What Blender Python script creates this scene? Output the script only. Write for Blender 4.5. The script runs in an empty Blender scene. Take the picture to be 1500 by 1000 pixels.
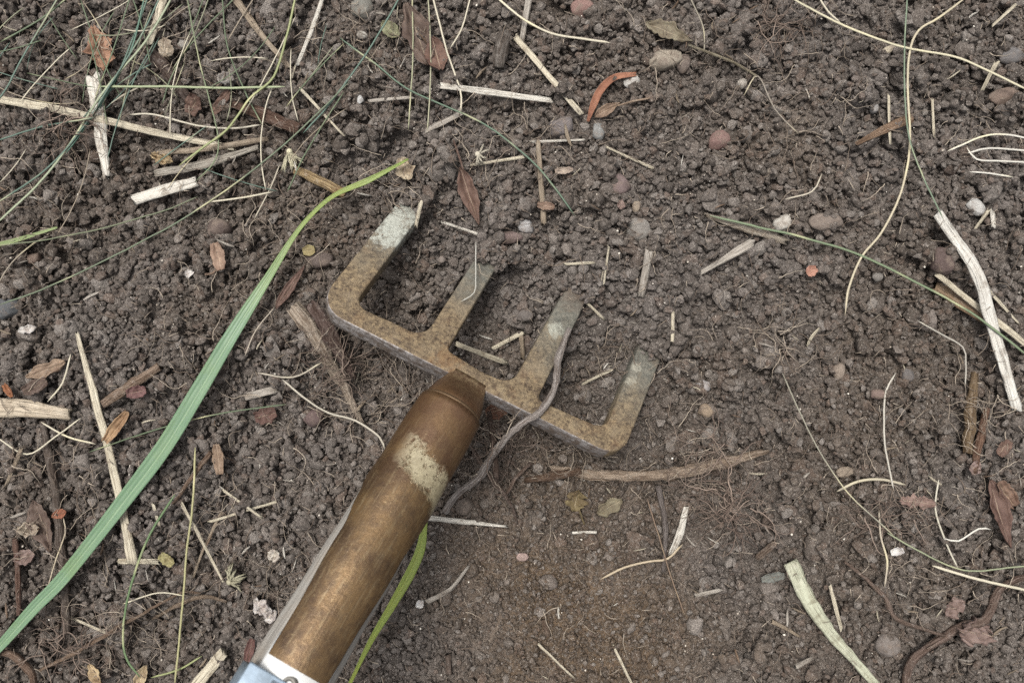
import bpy, bmesh, math, random
import numpy as np
from mathutils import Vector, noise as mnoise

random.seed(7)
RNG = np.random.default_rng(11)
R = math.radians
scene = bpy.context.scene
COL = scene.collection

# ------------------------------------------------------------------ camera, sky, sun, exposure
CAM_H = 0.325                     # metres above the soil
K = 0.0003                        # metres of soil per photograph pixel (1500 px wide)
cam_d = bpy.data.cameras.new("camera")
cam = bpy.data.objects.new("camera", cam_d)
COL.objects.link(cam)
cam.location = (0, 0, CAM_H)
cam.rotation_euler = (0, 0, 0)
cam_d.sensor_width = 36
cam_d.lens = 26
cam_d.clip_start = 0.01
cam_d.clip_end = 200
cam_d.dof.use_dof = True
cam_d.dof.focus_distance = 0.318
cam_d.dof.aperture_fstop = 16
scene.camera = cam

SUN_EL, SUN_AZ = R(72), R(-35)     # azimuth measured from +Y (top of the picture) towards +X
world = bpy.data.worlds.new("World")
scene.world = world
world.use_nodes = True
wn = world.node_tree
wn.nodes.clear()
sky = wn.nodes.new("ShaderNodeTexSky")
sky.sky_type = 'NISHITA'
sky.sun_disc = False
sky.sun_elevation = SUN_EL
sky.sun_rotation = SUN_AZ
sky.dust_density = 6
sky.air_density = 1.0
hsv = wn.nodes.new("ShaderNodeHueSaturation")      # overcast: the blue is washed out
hsv.inputs["Saturation"].default_value = 0.22
bg = wn.nodes.new("ShaderNodeBackground")
bg.inputs["Strength"].default_value = 0.10
wo = wn.nodes.new("ShaderNodeOutputWorld")
wn.links.new(sky.outputs[0], hsv.inputs["Color"])
wn.links.new(hsv.outputs[0], bg.inputs["Color"])
wn.links.new(bg.outputs[0], wo.inputs["Surface"])
sun_d = bpy.data.lights.new("sun", 'SUN')
sun_d.energy = 1.5
sun_d.angle = R(20)
sun_d.color = (1.0, 0.97, 0.92)
sun = bpy.data.objects.new("sun", sun_d)
COL.objects.link(sun)
sun.rotation_euler = (R(90) - SUN_EL, 0, R(180) - SUN_AZ)
sdir = Vector((math.sin(SUN_AZ) * math.cos(SUN_EL), math.cos(SUN_AZ) * math.cos(SUN_EL), math.sin(SUN_EL)))
sun.rotation_euler = sdir.to_track_quat('Z', 'Y').to_euler()
vs = scene.view_settings
vs.view_transform = 'Standard'
vs.look = 'None'
vs.gamma = 1
vs.use_curve_mapping = False
vs.exposure = 1.08
scene.cycles.use_denoising = False
scene.render.film_transparent = False

# ------------------------------------------------------------------ small helpers
def srgb(r, g, b):
    def f(c):
        c /= 255
        return c / 12.92 if c <= 0.04045 else ((c + 0.055) / 1.055) ** 2.4
    return (f(r), f(g), f(b), 1.0)

def P(u, v, z=0.0):
    """The place at height z that the photograph shows at pixel (u, v)."""
    s = 1 - z / CAM_H
    return np.array([(u - 750) * K * s, (500 - v) * K * s, z])

def tag(o, label=None, cat=None, group=None, kind=None):
    if label: o["label"] = label
    if cat: o["category"] = cat
    if group: o["group"] = group
    if kind: o["kind"] = kind
    return o

def link_mesh(name, verts, faces, mat, parent=None, uvs=None, smooth=True, loc=None):
    me = bpy.data.meshes.new(name)
    me.from_pydata([tuple(map(float, p)) for p in verts], [], faces)
    if uvs is not None:
        ul = me.uv_layers.new(name="UVMap")
        li = np.empty(len(me.loops), dtype=np.int32)
        me.loops.foreach_get("vertex_index", li)
        ul.data.foreach_set("uv", np.asarray(uvs, dtype=np.float32)[li].ravel())
    if smooth:
        me.polygons.foreach_set("use_smooth", np.ones(len(me.polygons), dtype=bool))
    if mat is not None:
        for m in (mat if isinstance(mat, (list, tuple)) else [mat]):
            me.materials.append(m)
    me.update()
    o = bpy.data.objects.new(name, me)
    COL.objects.link(o)
    if loc is not None: o.location = loc
    if parent is not None: o.parent = parent
    return o

class Nodes:
    """A short way to write material node trees."""
    def __init__(self, name, rough=0.8, spec=0.3, metal=0.0):
        self.m = bpy.data.materials.new(name)
        self.m.use_nodes = True
        self.t = self.m.node_tree
        self.b = self.t.nodes["Principled BSDF"]
        self.set("Roughness", rough); self.set("Specular IOR Level", spec); self.set("Metallic", metal)
    def set(self, sock, v):
        if hasattr(v, "is_output"): self.t.links.new(v, self.b.inputs[sock])
        else: self.b.inputs[sock].default_value = v
    def n(self, typ, ins=None, out=0, **kw):
        nd = self.t.nodes.new(typ)
        for k, v in kw.items(): setattr(nd, k, v)
        for k, v in (ins or {}).items():
            if hasattr(v, "is_output"): self.t.links.new(v, nd.inputs[k])
            else: nd.inputs[k].default_value = v
        return nd.outputs[out]
    def coord(self, which="Object"): return self.n("ShaderNodeTexCoord", out=which)
    def pos(self): return self.n("ShaderNodeNewGeometry", out="Position")
    def noise(self, vec, scale, detail=4, rough=0.6, out=0, dist=0.0):
        return self.n("ShaderNodeTexNoise", {"Vector": vec, "Scale": scale, "Detail": detail, "Roughness": rough, "Distortion": dist}, out)
    def vor(self, vec, scale, out=0, feature='F1'):
        return self.n("ShaderNodeTexVoronoi", {"Vector": vec, "Scale": scale}, out, feature=feature)
    def ramp(self, fac, a, b, lo=0.0, hi=1.0):
        return self.n("ShaderNodeMapRange", {0: fac, 1: a, 2: b, 3: lo, 4: hi}, 0)
    def mix(self, fac, a, b, mode='MIX'):
        nd = self.t.nodes.new("ShaderNodeMix"); nd.data_type = 'RGBA'; nd.blend_type = mode
        for i, v in ((0, fac), (6, a), (7, b)):
            if hasattr(v, "is_output"): self.t.links.new(v, nd.inputs[i])
            else: nd.inputs[i].default_value = v
        return nd.outputs[2]
    def math(self, op, a, b=0.0, clamp=False):
        return self.n("ShaderNodeMath", {0: a, 1: b}, 0, operation=op, use_clamp=clamp)
    def vmath(self, op, a, b=(0, 0, 0), out=0):
        return self.n("ShaderNodeVectorMath", {0: a, 1: b}, out, operation=op)
    def bump(self, h, dist, strength=1.0, normal=None):
        ins = {"Height": h, "Distance": dist, "Strength": strength}
        if normal is not None: ins["Normal"] = normal
        return self.n("ShaderNodeBump", ins)

def fbm2(X, Y, cell, octaves=3, seed=0, gain=0.5):
    """Smooth value noise on arrays of coordinates, about -1..1."""
    out = np.zeros_like(X, dtype=float); amp = 1.0; tot = 0
    for o in range(octaves):
        g = np.random.default_rng(seed + 31 * o).uniform(-1, 1, (128, 128))
        fx = X / cell + 64.3 + 17 * o; fy = Y / cell + 64.7 + 9 * o
        ix = np.floor(fx).astype(int); iy = np.floor(fy).astype(int)
        tx = fx - ix; ty = fy - iy
        tx = tx * tx * (3 - 2 * tx); ty = ty * ty * (3 - 2 * ty)
        a = g[iy % 128, ix % 128]; b = g[iy % 128, (ix + 1) % 128]
        c = g[(iy + 1) % 128, ix % 128]; d = g[(iy + 1) % 128, (ix + 1) % 128]
        out += amp * ((a * (1 - tx) + b * tx) * (1 - ty) + (c * (1 - tx) + d * tx) * ty)
        tot += amp; amp *= gain; cell *= 0.5
    return out / tot * 1.6

# ------------------------------------------------------------------ materials
def soil_material(name, per_piece=True, wet=0.0):
    N = Nodes(name, rough=0.95, spec=0.15)
    pos = N.pos()
    rnd = N.n("ShaderNodeObjectInfo", out="Random")
    big = N.noise(pos, 9, 3)
    fine = N.noise(pos, 900, 5, 0.7)
    mid = N.noise(pos, 210, 4, 0.65)
    grey = srgb(122, 115, 110); brown = srgb(110, 99, 89); dark = srgb(62, 57, 52); umber = srgb(106, 87, 66)
    c = N.mix(N.ramp(big, 0.4, 0.62), grey, brown)
    # damp, browner soil where the fork has dug, below the middle of the bed
    dig = N.n("ShaderNodeVectorMath", {0: pos, 1: (0.03, -0.13, 0.0)}, 1, operation='DISTANCE')
    dig = N.math('ADD', dig, N.math('MULTIPLY', N.math('SUBTRACT', N.noise(pos, 25, 3), 0.5), 0.12))
    c = N.mix(N.ramp(dig, 0.025, 0.085, 0.85, 0.0), c, umber)
    c = N.mix(N.ramp(mid, 0.38, 0.7, 0.0, 0.45), c, dark)
    if per_piece:
        c = N.mix(N.ramp(rnd, 0.0, 1.0, 0.0, 0.65), c, dark)
        warm = N.math('FRACT', N.math('MULTIPLY', rnd, 7.31))
        c = N.mix(N.ramp(warm, 0.72, 1.0, 0.0, 0.4), c, srgb(126, 104, 90))
        pale = N.math('FRACT', N.math('MULTIPLY', rnd, 23.7))
        c = N.mix(N.ramp(pale, 0.80, 1.0, 0.0, 0.75), c, srgb(150, 143, 136))
    c = N.mix(N.ramp(fine, 0.50, 0.66, 0.0, 0.7), c, srgb(152, 144, 136))
    grain = N.noise(pos, 2200, 3, 0.7)
    c = N.mix(N.ramp(grain, 0.42, 0.60, 0.55, 0.0), c, srgb(58, 50, 44))
    sp = N.vor(pos, 520)
    c = N.mix(N.ramp(sp, 0.10, 0.16, 0.55, 0.0), c, srgb(178, 168, 156))
    N.set("Base Color", c)
    h = N.math('ADD', N.math('MULTIPLY', fine, 0.8), N.math('MULTIPLY', mid, 0.6))
    N.set("Normal", N.bump(N.math('ADD', h, N.math('MULTIPLY', grain, 0.3)), 0.0016, 1.0))
    return N.m

M_GROUND = soil_material("soil_bed", per_piece=False)
M_CRUMB = soil_material("soil_crumb")

def tinted(name, rough=0.75, spec=0.25, kind="straw"):
    """Colour comes from the object's own colour; grain follows the length through UV."""
    N = Nodes(name, rough=rough, spec=spec)
    base = N.n("ShaderNodeObjectInfo", out="Color")
    rnd = N.n("ShaderNodeObjectInfo", out="Random")
    uv = N.coord("UV")
    off = N.n("ShaderNodeCombineXYZ", {0: N.math('MULTIPLY', rnd, 31.0), 1: N.math('MULTIPLY', rnd, 17.0)})
    uv = N.vmath('ADD', uv, off)
    if kind == "straw":
        st = N.noise(N.vmath('MULTIPLY', uv, (14, 70, 1)), 1.0, 4, 0.6)
        bl = N.noise(N.vmath('MULTIPLY', uv, (2.2, 190, 1)), 1.0, 3, 0.6)
        c = N.mix(N.ramp(st, 0.38, 0.72, 0.0, 0.5), base, N.mix(1.0, base, (0.40, 0.33, 0.26, 1), 'MULTIPLY'))
        c = N.mix(N.ramp(bl, 0.54, 0.72, 0.0, 0.75), c, N.mix(1.0, base, (0.33, 0.27, 0.22, 1), 'MULTIPLY'))
        c = N.mix(N.ramp(bl, 0.28, 0.42, 0.3, 0.0), c, N.mix(0.5, base, (0.7, 0.66, 0.56, 1)))
        sp = N.noise(N.vmath('MULTIPLY', uv, (26, 24, 1)), 1.0, 2, 0.5)
        sp = N.ramp(N.math('ABSOLUTE', N.math('SUBTRACT', sp, 0.5)), 0.0, 0.016, 0.45, 0.0)
        c = N.mix(sp, c, N.mix(1.0, base, (0.30, 0.25, 0.20, 1), 'MULTIPLY'))
        dirt = N.noise(N.pos(), 170, 4, 0.7)
        c = N.mix(N.ramp(dirt, 0.56, 0.70, 0.0, 0.4), c, srgb(112, 100, 88))
        N.set("Normal", N.bump(N.math('SUBTRACT', st, sp), 0.0005, 0.9))
    elif kind == "bark":
        p = N.pos()
        st = N.noise(N.vmath('MULTIPLY', uv, (13, 75, 1)), 1.0, 5, 0.7)
        kn = N.noise(p, 420, 4, 0.7)
        c = N.mix(N.ramp(st, 0.42, 0.60, 0.0, 0.85), base, N.mix(1.0, base, (0.34, 0.28, 0.24, 1), 'MULTIPLY'))
        c = N.mix(N.ramp(kn, 0.55, 0.7, 0.0, 0.5), c, N.mix(0.5, base, (0.4, 0.36, 0.32, 1)))
        N.set("Normal", N.bump(N.math('ADD', N.math('MULTIPLY', st, 1.6), kn), 0.0012, 1.0))
    elif kind == "leaf":
        p = N.pos()
        bl = N.noise(p, 160, 5, 0.65)
        vein = N.math('ABSOLUTE', N.math('SUBTRACT', N.n("ShaderNodeSeparateXYZ", {0: N.coord("UV")}, 0), 0.5))
        c = N.mix(N.ramp(bl, 0.38, 0.66, 0.0, 0.75), base, N.mix(1.0, base, (0.35, 0.27, 0.25, 1), 'MULTIPLY'))
        c = N.mix(N.ramp(vein, 0.0, 0.035, 0.5, 0.0), c, N.mix(0.5, base, (0.6, 0.5, 0.36, 1)))
        side = N.n("ShaderNodeTexWave", {"Vector": N.vmath('MULTIPLY', N.coord("UV"), (2.0, 420.0, 1)), "Scale": 0.4, "Distortion": 2.0, "Detail": 2.0})
        N.set("Normal", N.bump(N.math('ADD', bl, N.math('MULTIPLY', side, 0.35)), 0.0008, 0.8))
        N.set("Subsurface Weight", 0.08); N.set("Subsurface Radius", (0.0006, 0.0004, 0.0002))
    elif kind == "stone":
        p = N.coord("Object")
        a = N.noise(p, 3.2, 5, 0.65); sp = N.noise(p, 22, 3, 0.7)
        c = N.mix(N.ramp(a, 0.36, 0.66, 0.0, 0.55), base, N.mix(1.0, base, (0.45, 0.40, 0.37, 1), 'MULTIPLY'))
        c = N.mix(N.ramp(sp, 0.6, 0.72, 0.0, 0.5), c, N.mix(0.5, base, (0.6, 0.57, 0.52, 1)))
        # soil dust stuck to the stone
        d = N.noise(N.pos(), 260, 4, 0.6)
        c = N.mix(N.ramp(d, 0.5, 0.66, 0.0, 0.75), c, srgb(104, 92, 82))
        N.set("Normal", N.bump(N.math('ADD', a, sp), 0.0006, 0.5))
    elif kind == "grass":
        st = N.noise(N.vmath('MULTIPLY', uv, (9, 45, 1)), 1.0, 3, 0.5)
        fade = N.noise(N.vmath('MULTIPLY', uv, (0.3, 34, 1)), 1.0, 2, 0.5)
        c = N.mix(N.ramp(st, 0.3, 0.7, 0.0, 0.5), base, N.mix(1.0, base, (0.5, 0.52, 0.5, 1), 'MULTIPLY'))
        c = N.mix(N.ramp(fade, 0.56, 0.72, 0.0, 0.65), c, srgb(196, 186, 146))
    N.set("Base Color", c)
    return N.m

M_STRAW = tinted("dry_straw", 0.62, 0.3, "straw")
M_BARK = tinted("weathered_bark", 0.9, 0.15, "bark")
M_LEAF = tinted("withered_leaf", 0.75, 0.25, "leaf")
M_STONE = tinted("dusty_stone", 0.8, 0.3, "stone")
M_GRASS = tinted("thin_grass", 0.55, 0.35, "grass")

def root_material():
    N = Nodes("root_fibre", rough=0.85, spec=0.2)
    a = N.n("ShaderNodeVertexColor", layer_name="tint")
    N.set("Base Color", a)
    return N.m
M_ROOT = root_material()

# ------------------------------------------------------------------ the fork's plane (needed before the soil settles round it)
FS = math.tan(R(31))
F_DIR = np.array([0.52, 0.854]); F_DIR /= np.linalg.norm(F_DIR)
F_O = P(700, 558, 0.034)
F_d3 = np.array([F_DIR[0], F_DIR[1], -FS]); F_d3 /= np.linalg.norm(F_d3)
F_c3 = np.array([F_DIR[1], -F_DIR[0], 0.0])
F_n = np.cross(F_c3, F_d3)
if F_n[2] < 0: F_n = -F_n
F_T = 0.0085                       # plate thickness

def on_plate(u, v):
    ray = np.array([(u - 750) * K, (500 - v) * K, -CAM_H]); c = np.array([0, 0, CAM_H])
    t = np.dot(F_n, F_O - c) / np.dot(F_n, ray)
    return c + ray * t
def plate_ca(u, v):
    q = on_plate(u, v) - F_O
    return np.array([np.dot(q, F_c3), np.dot(q, F_d3)])

HEAD = [  # outline of the forged head on its own plate: pixel u, v, corner radius in metres
    (461, 448, .0105), (910, 673, .0105), (971, 518, .0), (1003, 425, .0), (1008, 395, .0008), (990, 405, .0), (940, 498, 0), (887, 628, .006), (838, 607, 0), (787, 584, .0022),
    (848, 463, 0), (897, 352, 0), (905, 325, .0008), (886, 330, 0), (831, 418, 0), (750, 563, .0075), (705, 543, 0), (655, 512, .0022),
    (722, 400, 0), (777, 302, 0), (785, 278, .0008), (766, 284, 0), (697, 377, 0), (621, 494, .0075), (575, 471, 0), (518, 446, .005), (610, 323, 0), (682, 228, 0),
    (695, 205, .0008), (673, 208, 0), (578, 302, 0)]

def round_poly(pts, seg=7):
    out = []; n = len(pts)
    for i, (p, r) in enumerate(pts):
        if r <= 0: out.append(p); continue
        a = pts[i - 1][0] - p; b = pts[(i + 1) % n][0] - p
        la, lb = np.linalg.norm(a), np.linalg.norm(b); a = a / la; b = b / lb
        ang = math.acos(max(-1, min(1, float(np.dot(a, b)))))
        t = min(r / math.tan(ang / 2), 0.48 * la, 0.48 * lb); r2 = t * math.tan(ang / 2)
        bis = a + b; bis /= np.linalg.norm(bis)
        cen = p + bis * (r2 / math.sin(ang / 2))
        s = p + a * t - cen; e = p + b * t - cen
        a0 = math.atan2(s[1], s[0]); a1 = math.atan2(e[1], e[0]); d = (a1 - a0 + math.pi) % (2 * math.pi) - math.pi
        out += [cen + r2 * np.array([math.cos(a0 + d * k / seg), math.sin(a0 + d * k / seg)]) for k in range(seg + 1)]
    return out
HEAD_CA = round_poly([(plate_ca(u, v), r) for u, v, r in HEAD])
# straight-down footprint of the plate
HEAD_XY = np.array([(F_O + F_c3 * c + F_d3 * a)[:2] for c, a in HEAD_CA])

def inside(X, Y, poly):
    res = np.zeros(X.shape, bool); n = len(poly)
    for i in range(n):
        x0, y0 = poly[i - 1]; x1, y1 = poly[i]
        if y0 == y1: continue
        cr = ((y0 > Y) != (y1 > Y)) & (X < (x1 - x0) * (Y - y0) / (y1 - y0) + x0)
        res ^= cr
    return res

# ------------------------------------------------------------------ the soil: a lumpy bed, then crumbs raining on it
CELL = 0.0004
GX0, GX1, GY0, GY1 = -0.275, 0.275, -0.195, 0.195
gx = np.arange(GX0, GX1, CELL); gy = np.arange(GY0, GY1, CELL)
GXX, GYY = np.meshgrid(gx, gy)

def bump_at(X, Y, u, v, rpx, h):
    c = P(u, v); return h * np.exp(-((X - c[0]) ** 2 + (Y - c[1]) ** 2) / (rpx * K) ** 2)

def bed_height(X, Y):
    h = -0.0045 + 0.0035 * fbm2(X, Y, 0.07, 3, 5) + 0.0012 * fbm2(X, Y, 0.012, 3, 9)
    for u, v, r, a in ((612, 262, 40, .007), (742, 342, 38, .007), (868, 384, 38, .008), (978, 474, 42, .008),
                       (545, 545, 80, -.009), (800, 660, 90, -.008), (690, 640, 90, -.008), (620, 430, 60, -.003), (720, 470, 55, -.003), (860, 540, 50, -.003),
                       (1180, 70, 90, -.005), (40, 25, 90, -.006), (1420, 540, 60, -.009), (95, 935, 60, -.006), (950, 740, 90, -.002),
                       (1080, 590, 120, .003), (1240, 200, 140, .003), (250, 480, 150, .003), (450, 60, 100, .003), (330, 20, 50, -.004), (560, 60, 50, -.004)):
        h = h + bump_at(X, Y, u, v, r, a)
    return h

H = bed_height(GXX, GYY)
PLATE_TOP = F_O[2] - ((GXX - F_O[0]) * F_DIR[0] + (GYY - F_O[1]) * F_DIR[1]) * FS
UNDER = inside(GXX, GYY, HEAD_XY)
for k in range(2):                 # a rim one millimetre wide round the plate
    UNDER = UNDER | np.roll(UNDER, 1, 0) | np.roll(UNDER, -1, 0) | np.roll(UNDER, 1, 1) | np.roll(UNDER, -1, 1)
# how far the tines stay out of the soil: along the plate, straight-down
ALONG = (GXX - F_O[0]) * F_DIR[0] + (GYY - F_O[1]) * F_DIR[1]
CROSS = (GXX - F_O[0]) * F_DIR[1] - (GYY - F_O[1]) * F_DIR[0]
REACH = np.where((CROSS > -.032) & (CROSS < -.010), 0.0455, 0.0515)      # the second tine goes under sooner
OPEN = UNDER & (ALONG < REACH)
CAP = np.where(OPEN, PLATE_TOP - F_T / math.cos(R(31)) - 0.0006, 9.0)
CAP2 = np.where(OPEN & (ALONG > REACH - .0055), PLATE_TOP - 0.001, CAP)
H = np.minimum(H, CAP)

def smooth(A, r):
    k = np.exp(-np.linspace(-2, 2, 2 * r + 1) ** 2 / 2); k /= k.sum()
    B = np.pad(A, r, mode='edge')
    B = np.apply_along_axis(lambda m: np.convolve(m, k, 'valid'), 0, B)
    return np.apply_along_axis(lambda m: np.convolve(m, k, 'valid'), 1, B)

DISC = {}
def disc(n):
    if n not in DISC:
        yy, xx = np.mgrid[-n:n + 1, -n:n + 1]
        DISC[n] = (xx * xx + yy * yy) * CELL * CELL
    return DISC[n]

CRUMBS = []                        # x, y, z, r
def fine_zone(x, y):
    """1 where the soil is crumbled fine (the dug patch below the middle)."""
    c = P(800, 880); d = math.hypot((x - c[0]) / 0.062, (y - c[1]) / 0.036)
    return max(0.0, min(1.0, 1.6 - d))

def drop(x, y, r, sink=0.3):
    n = max(1, int(math.ceil(r / CELL)))
    i = int((x - GX0) / CELL); j = int((y - GY0) / CELL)
    if i - n < 0 or j - n < 0 or i + n >= len(gx) or j + n >= len(gy): return
    sl = (slice(j - n, j + n + 1), slice(i - n, i + n + 1))
    d2 = disc(n); m = d2 <= r * r
    h = H[sl]; hm = h[m]
    z = 0.6 * hm.mean() + 0.4 * hm.max() + r * sink
    cap = CAP2[sl][m].min()
    if cap < 8: z = min(z, cap - r * 0.85)
    top = z + 0.78 * np.sqrt(np.maximum(r * r - d2, 0))
    H[sl] = np.where(m, np.maximum(h, top), h)
    CRUMBS.append((x, y, z, r))

# clods the photograph shows large: pixel u, v, radius in pixels
BIG = [(1037, 130, 23), (1112, 262, 18), (565, 180, 24), (545, 205, 18), (325, 350, 20), (318, 395, 17), (770, 258, 16), (640, 430, 22), (605, 430, 18), (655, 410, 15), (800, 450, 16),
       (1130, 375, 14), (1380, 385, 22), (1140, 770, 20), (1190, 735, 20), (1220, 755, 18), (1150, 530, 24), (1110, 525, 20), (1250, 270, 16), (1065, 560, 18), (1120, 500, 18), (1330, 340, 16),
       (1270, 685, 22), (1180, 690, 22), (1255, 890, 18), (1240, 870, 14), (1360, 870, 16), (1200, 800, 20), (940, 805, 22), (870, 800, 14), (1410, 760, 24), (1395, 790, 18), (1480, 790, 20),
       (1080, 790, 14), (1060, 820, 14), (300, 265, 18), (270, 300, 16), (100, 260, 14), (80, 300, 14), (60, 390, 14), (25, 510, 14), (130, 610, 14), (195, 640, 16), (150, 860, 18),
       (240, 560, 16), (260, 520, 18), (440, 605, 18), (420, 560, 15), (345, 110, 18), (460, 110, 16), (400, 20, 18), (420, 60, 16), (330, 60, 18), (440, 170, 14), (700, 20, 18), (720, 60, 15),
       (905, 30, 15), (920, 60, 15), (1090, 35, 18), (1075, 60, 16), (1110, 80, 15), (1340, 30, 18), (1420, 70, 18), (1450, 100, 16), (1300, 90, 14), (1400, 240, 16), (1460, 280, 18), (1480, 320, 16),
       (1480, 660, 16), (1350, 620, 18), (1330, 480, 16), (1290, 510, 14), (1060, 440, 15), (1010, 420, 15), (1000, 480, 14), (985, 540, 12), (1010, 640, 13), (1060, 650, 16), (880, 690, 12), (860, 470, 14),
       (690, 840, 13), (650, 880, 12), (780, 960, 14), (960, 880, 12), (1020, 920, 14), (30, 690, 16), (60, 905, 14), (330, 930, 14), (300, 880, 13), (380, 850, 14), (370, 760, 14), (450, 760, 13),
       (730, 330, 11), (845, 398, 13), (862, 408, 12), (950, 492, 12), (972, 500, 12), (985, 500, 11), (715, 363, 9), (728, 372, 9), (603, 288, 11), (620, 296, 10), (960, 490, 10)]
def rain(n, r0, r1, power, sink, fine_keep, gap=None):
    rs = np.sort(r0 + (r1 - r0) * RNG.random(n) ** power)[::-1]
    xs = RNG.uniform(GX0, GX1, n); ys = RNG.uniform(GY0, GY1, n)
    S = smooth(H, 9) if gap is not None else None
    for x, y, r in zip(xs, ys, rs):
        f = fine_zone(x, y)
        if RNG.random() > 1 - f * (1 - fine_keep): continue
        if S is not None:
            i = min(int((x - GX0) / CELL), len(gx) - 1); j = min(int((y - GY0) / CELL), len(gy) - 1)
            if H[j, i] > S[j, i] + gap * (1 - f) + 0.001 * f and RNG.random() < 0.93: continue
        drop(x, y, r, sink)
rain(20000, .0006, .0015, 1.1, .35, 1.0)
N_UNDER = len(CRUMBS)
for u, v, rp in BIG:
    p = P(u, v, 0.002); drop(p[0], p[1], rp * K, 0.35)
N_NAMED = len(CRUMBS)
rain(1300, .0028, .0060, 2.4, .22, .10)
rain(10500, .0013, .0030, 1.5, .17, .25)
rain(28000, .0007, .0016, 1.2, .22, .9, 0.0000)
rain(60000, .00035, .0009, 1.2, .35, 1.0, -0.0001)

# crumbs that lie over the tines where they go under
H = np.where(UNDER & (ALONG > REACH - .013) & (ALONG < REACH + .03), np.maximum(H, PLATE_TOP), H)
CAP2[:] = 9.0
for u, v in ((604, 286), (724, 372), (856, 412), (960, 503)):
    for k in range(260):
        s_, w_ = RNG.normal(4, 11), RNG.uniform(-30, 30)
        if k < 16: s_ = abs(s_) + 3
        s_ += 6 * math.sin(w_ * .19 + u)
        p = P(u + s_ * .45 + w_ * .88, v - s_ * .88 + w_ * .45, .003)
        q_ = H[min(int((p[1] - GY0) / CELL), len(gy) - 1), int((p[0] - GX0) / CELL)]
        if q_ > F_O[2] - ((p[0] - F_O[0]) * F_DIR[0] + (p[1] - F_O[1]) * F_DIR[1]) * FS + .0052 + .22 * max(0, ((p[0] - F_O[0]) * F_DIR[0] + (p[1] - F_O[1]) * F_DIR[1]) - .0515): continue
        drop(p[0], p[1], (.0029 if k < 16 else .0019 if k < 50 else .0010) * RNG.uniform(.75, 1.2), .2)

TOP = H.copy()
# the plate can be lain on, too
ON = inside(GXX, GYY, HEAD_XY) & (ALONG < REACH)
TOPF = np.where(ON, np.maximum(TOP, PLATE_TOP), TOP)
def maxf(A, n):
    B = A.copy()
    for k in range(n):
        B = np.maximum.reduce([B, np.roll(B, 1, 0), np.roll(B, -1, 0), np.roll(B, 1, 1), np.roll(B, -1, 1)])
    return B
TOPM = maxf(TOPF, 3)
def top(x, y):
    i = min(max(int((x - GX0) / CELL), 0), len(gx) - 1); j = min(max(int((y - GY0) / CELL), 0), len(gy) - 1)
    return float(TOPM[j, i])

# ------------------------------------------------------------------ ground sheet
def ground():
    # fine grid under the view that runs on, ever coarser, for several metres
    def axis(lo, hi, step, far):
        a = list(np.arange(lo, hi + 1e-9, step)); s = step; b = hi
        while b < far: s *= 1.35; b += s; a.append(b)
        s = step; b = lo
        while b > -far: s *= 1.35; b -= s; a.insert(0, b)
        return np.array(a)
    ax = axis(-0.30, 0.30, 0.0014, 9.0); ay = axis(-0.22, 0.22, 0.0014, 9.0)
    X, Y = np.meshgrid(ax, ay)
    Z = bed_height(X, Y)
    und = inside(X, Y, HEAD_XY)
    pt = F_O[2] - ((X - F_O[0]) * F_DIR[0] + (Y - F_O[1]) * F_DIR[1]) * FS
    al = (X - F_O[0]) * F_DIR[0] + (Y - F_O[1]) * F_DIR[1]
    Z = np.where(und & (al < .0515), np.minimum(Z, pt - F_T / .857 - .001), Z)
    far = np.clip((np.maximum(np.abs(X) - .27, np.abs(Y) - .19)) / 0.05, 0, 1)
    Z += far * (0.004 * fbm2(X, Y, 0.03, 4, 77) + 0.003)
    ny, nx = X.shape
    v = np.stack([X.ravel(), Y.ravel(), Z.ravel()], 1)
    idx = np.arange(nx * ny).reshape(ny, nx)
    f = np.stack([idx[:-1, :-1].ravel(), idx[:-1, 1:].ravel(), idx[1:, 1:].ravel(), idx[1:, :-1].ravel()], 1)
    me = bpy.data.meshes.new("soil_ground")
    me.vertices.add(len(v)); me.vertices.foreach_set("co", v.astype(np.float32).ravel())
    me.loops.add(f.size); me.loops.foreach_set("vertex_index", f.astype(np.int32).ravel())
    me.polygons.add(len(f)); me.polygons.foreach_set("loop_start", np.arange(0, f.size, 4, dtype=np.int32))
    me.update(calc_edges=True)
    me.polygons.foreach_set("use_smooth", np.ones(len(f), dtype=bool))
    me.materials.append(M_GROUND)
    o = bpy.data.objects.new("soil_ground", me); COL.objects.link(o)
    tag(o, kind="structure")
ground()

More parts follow.
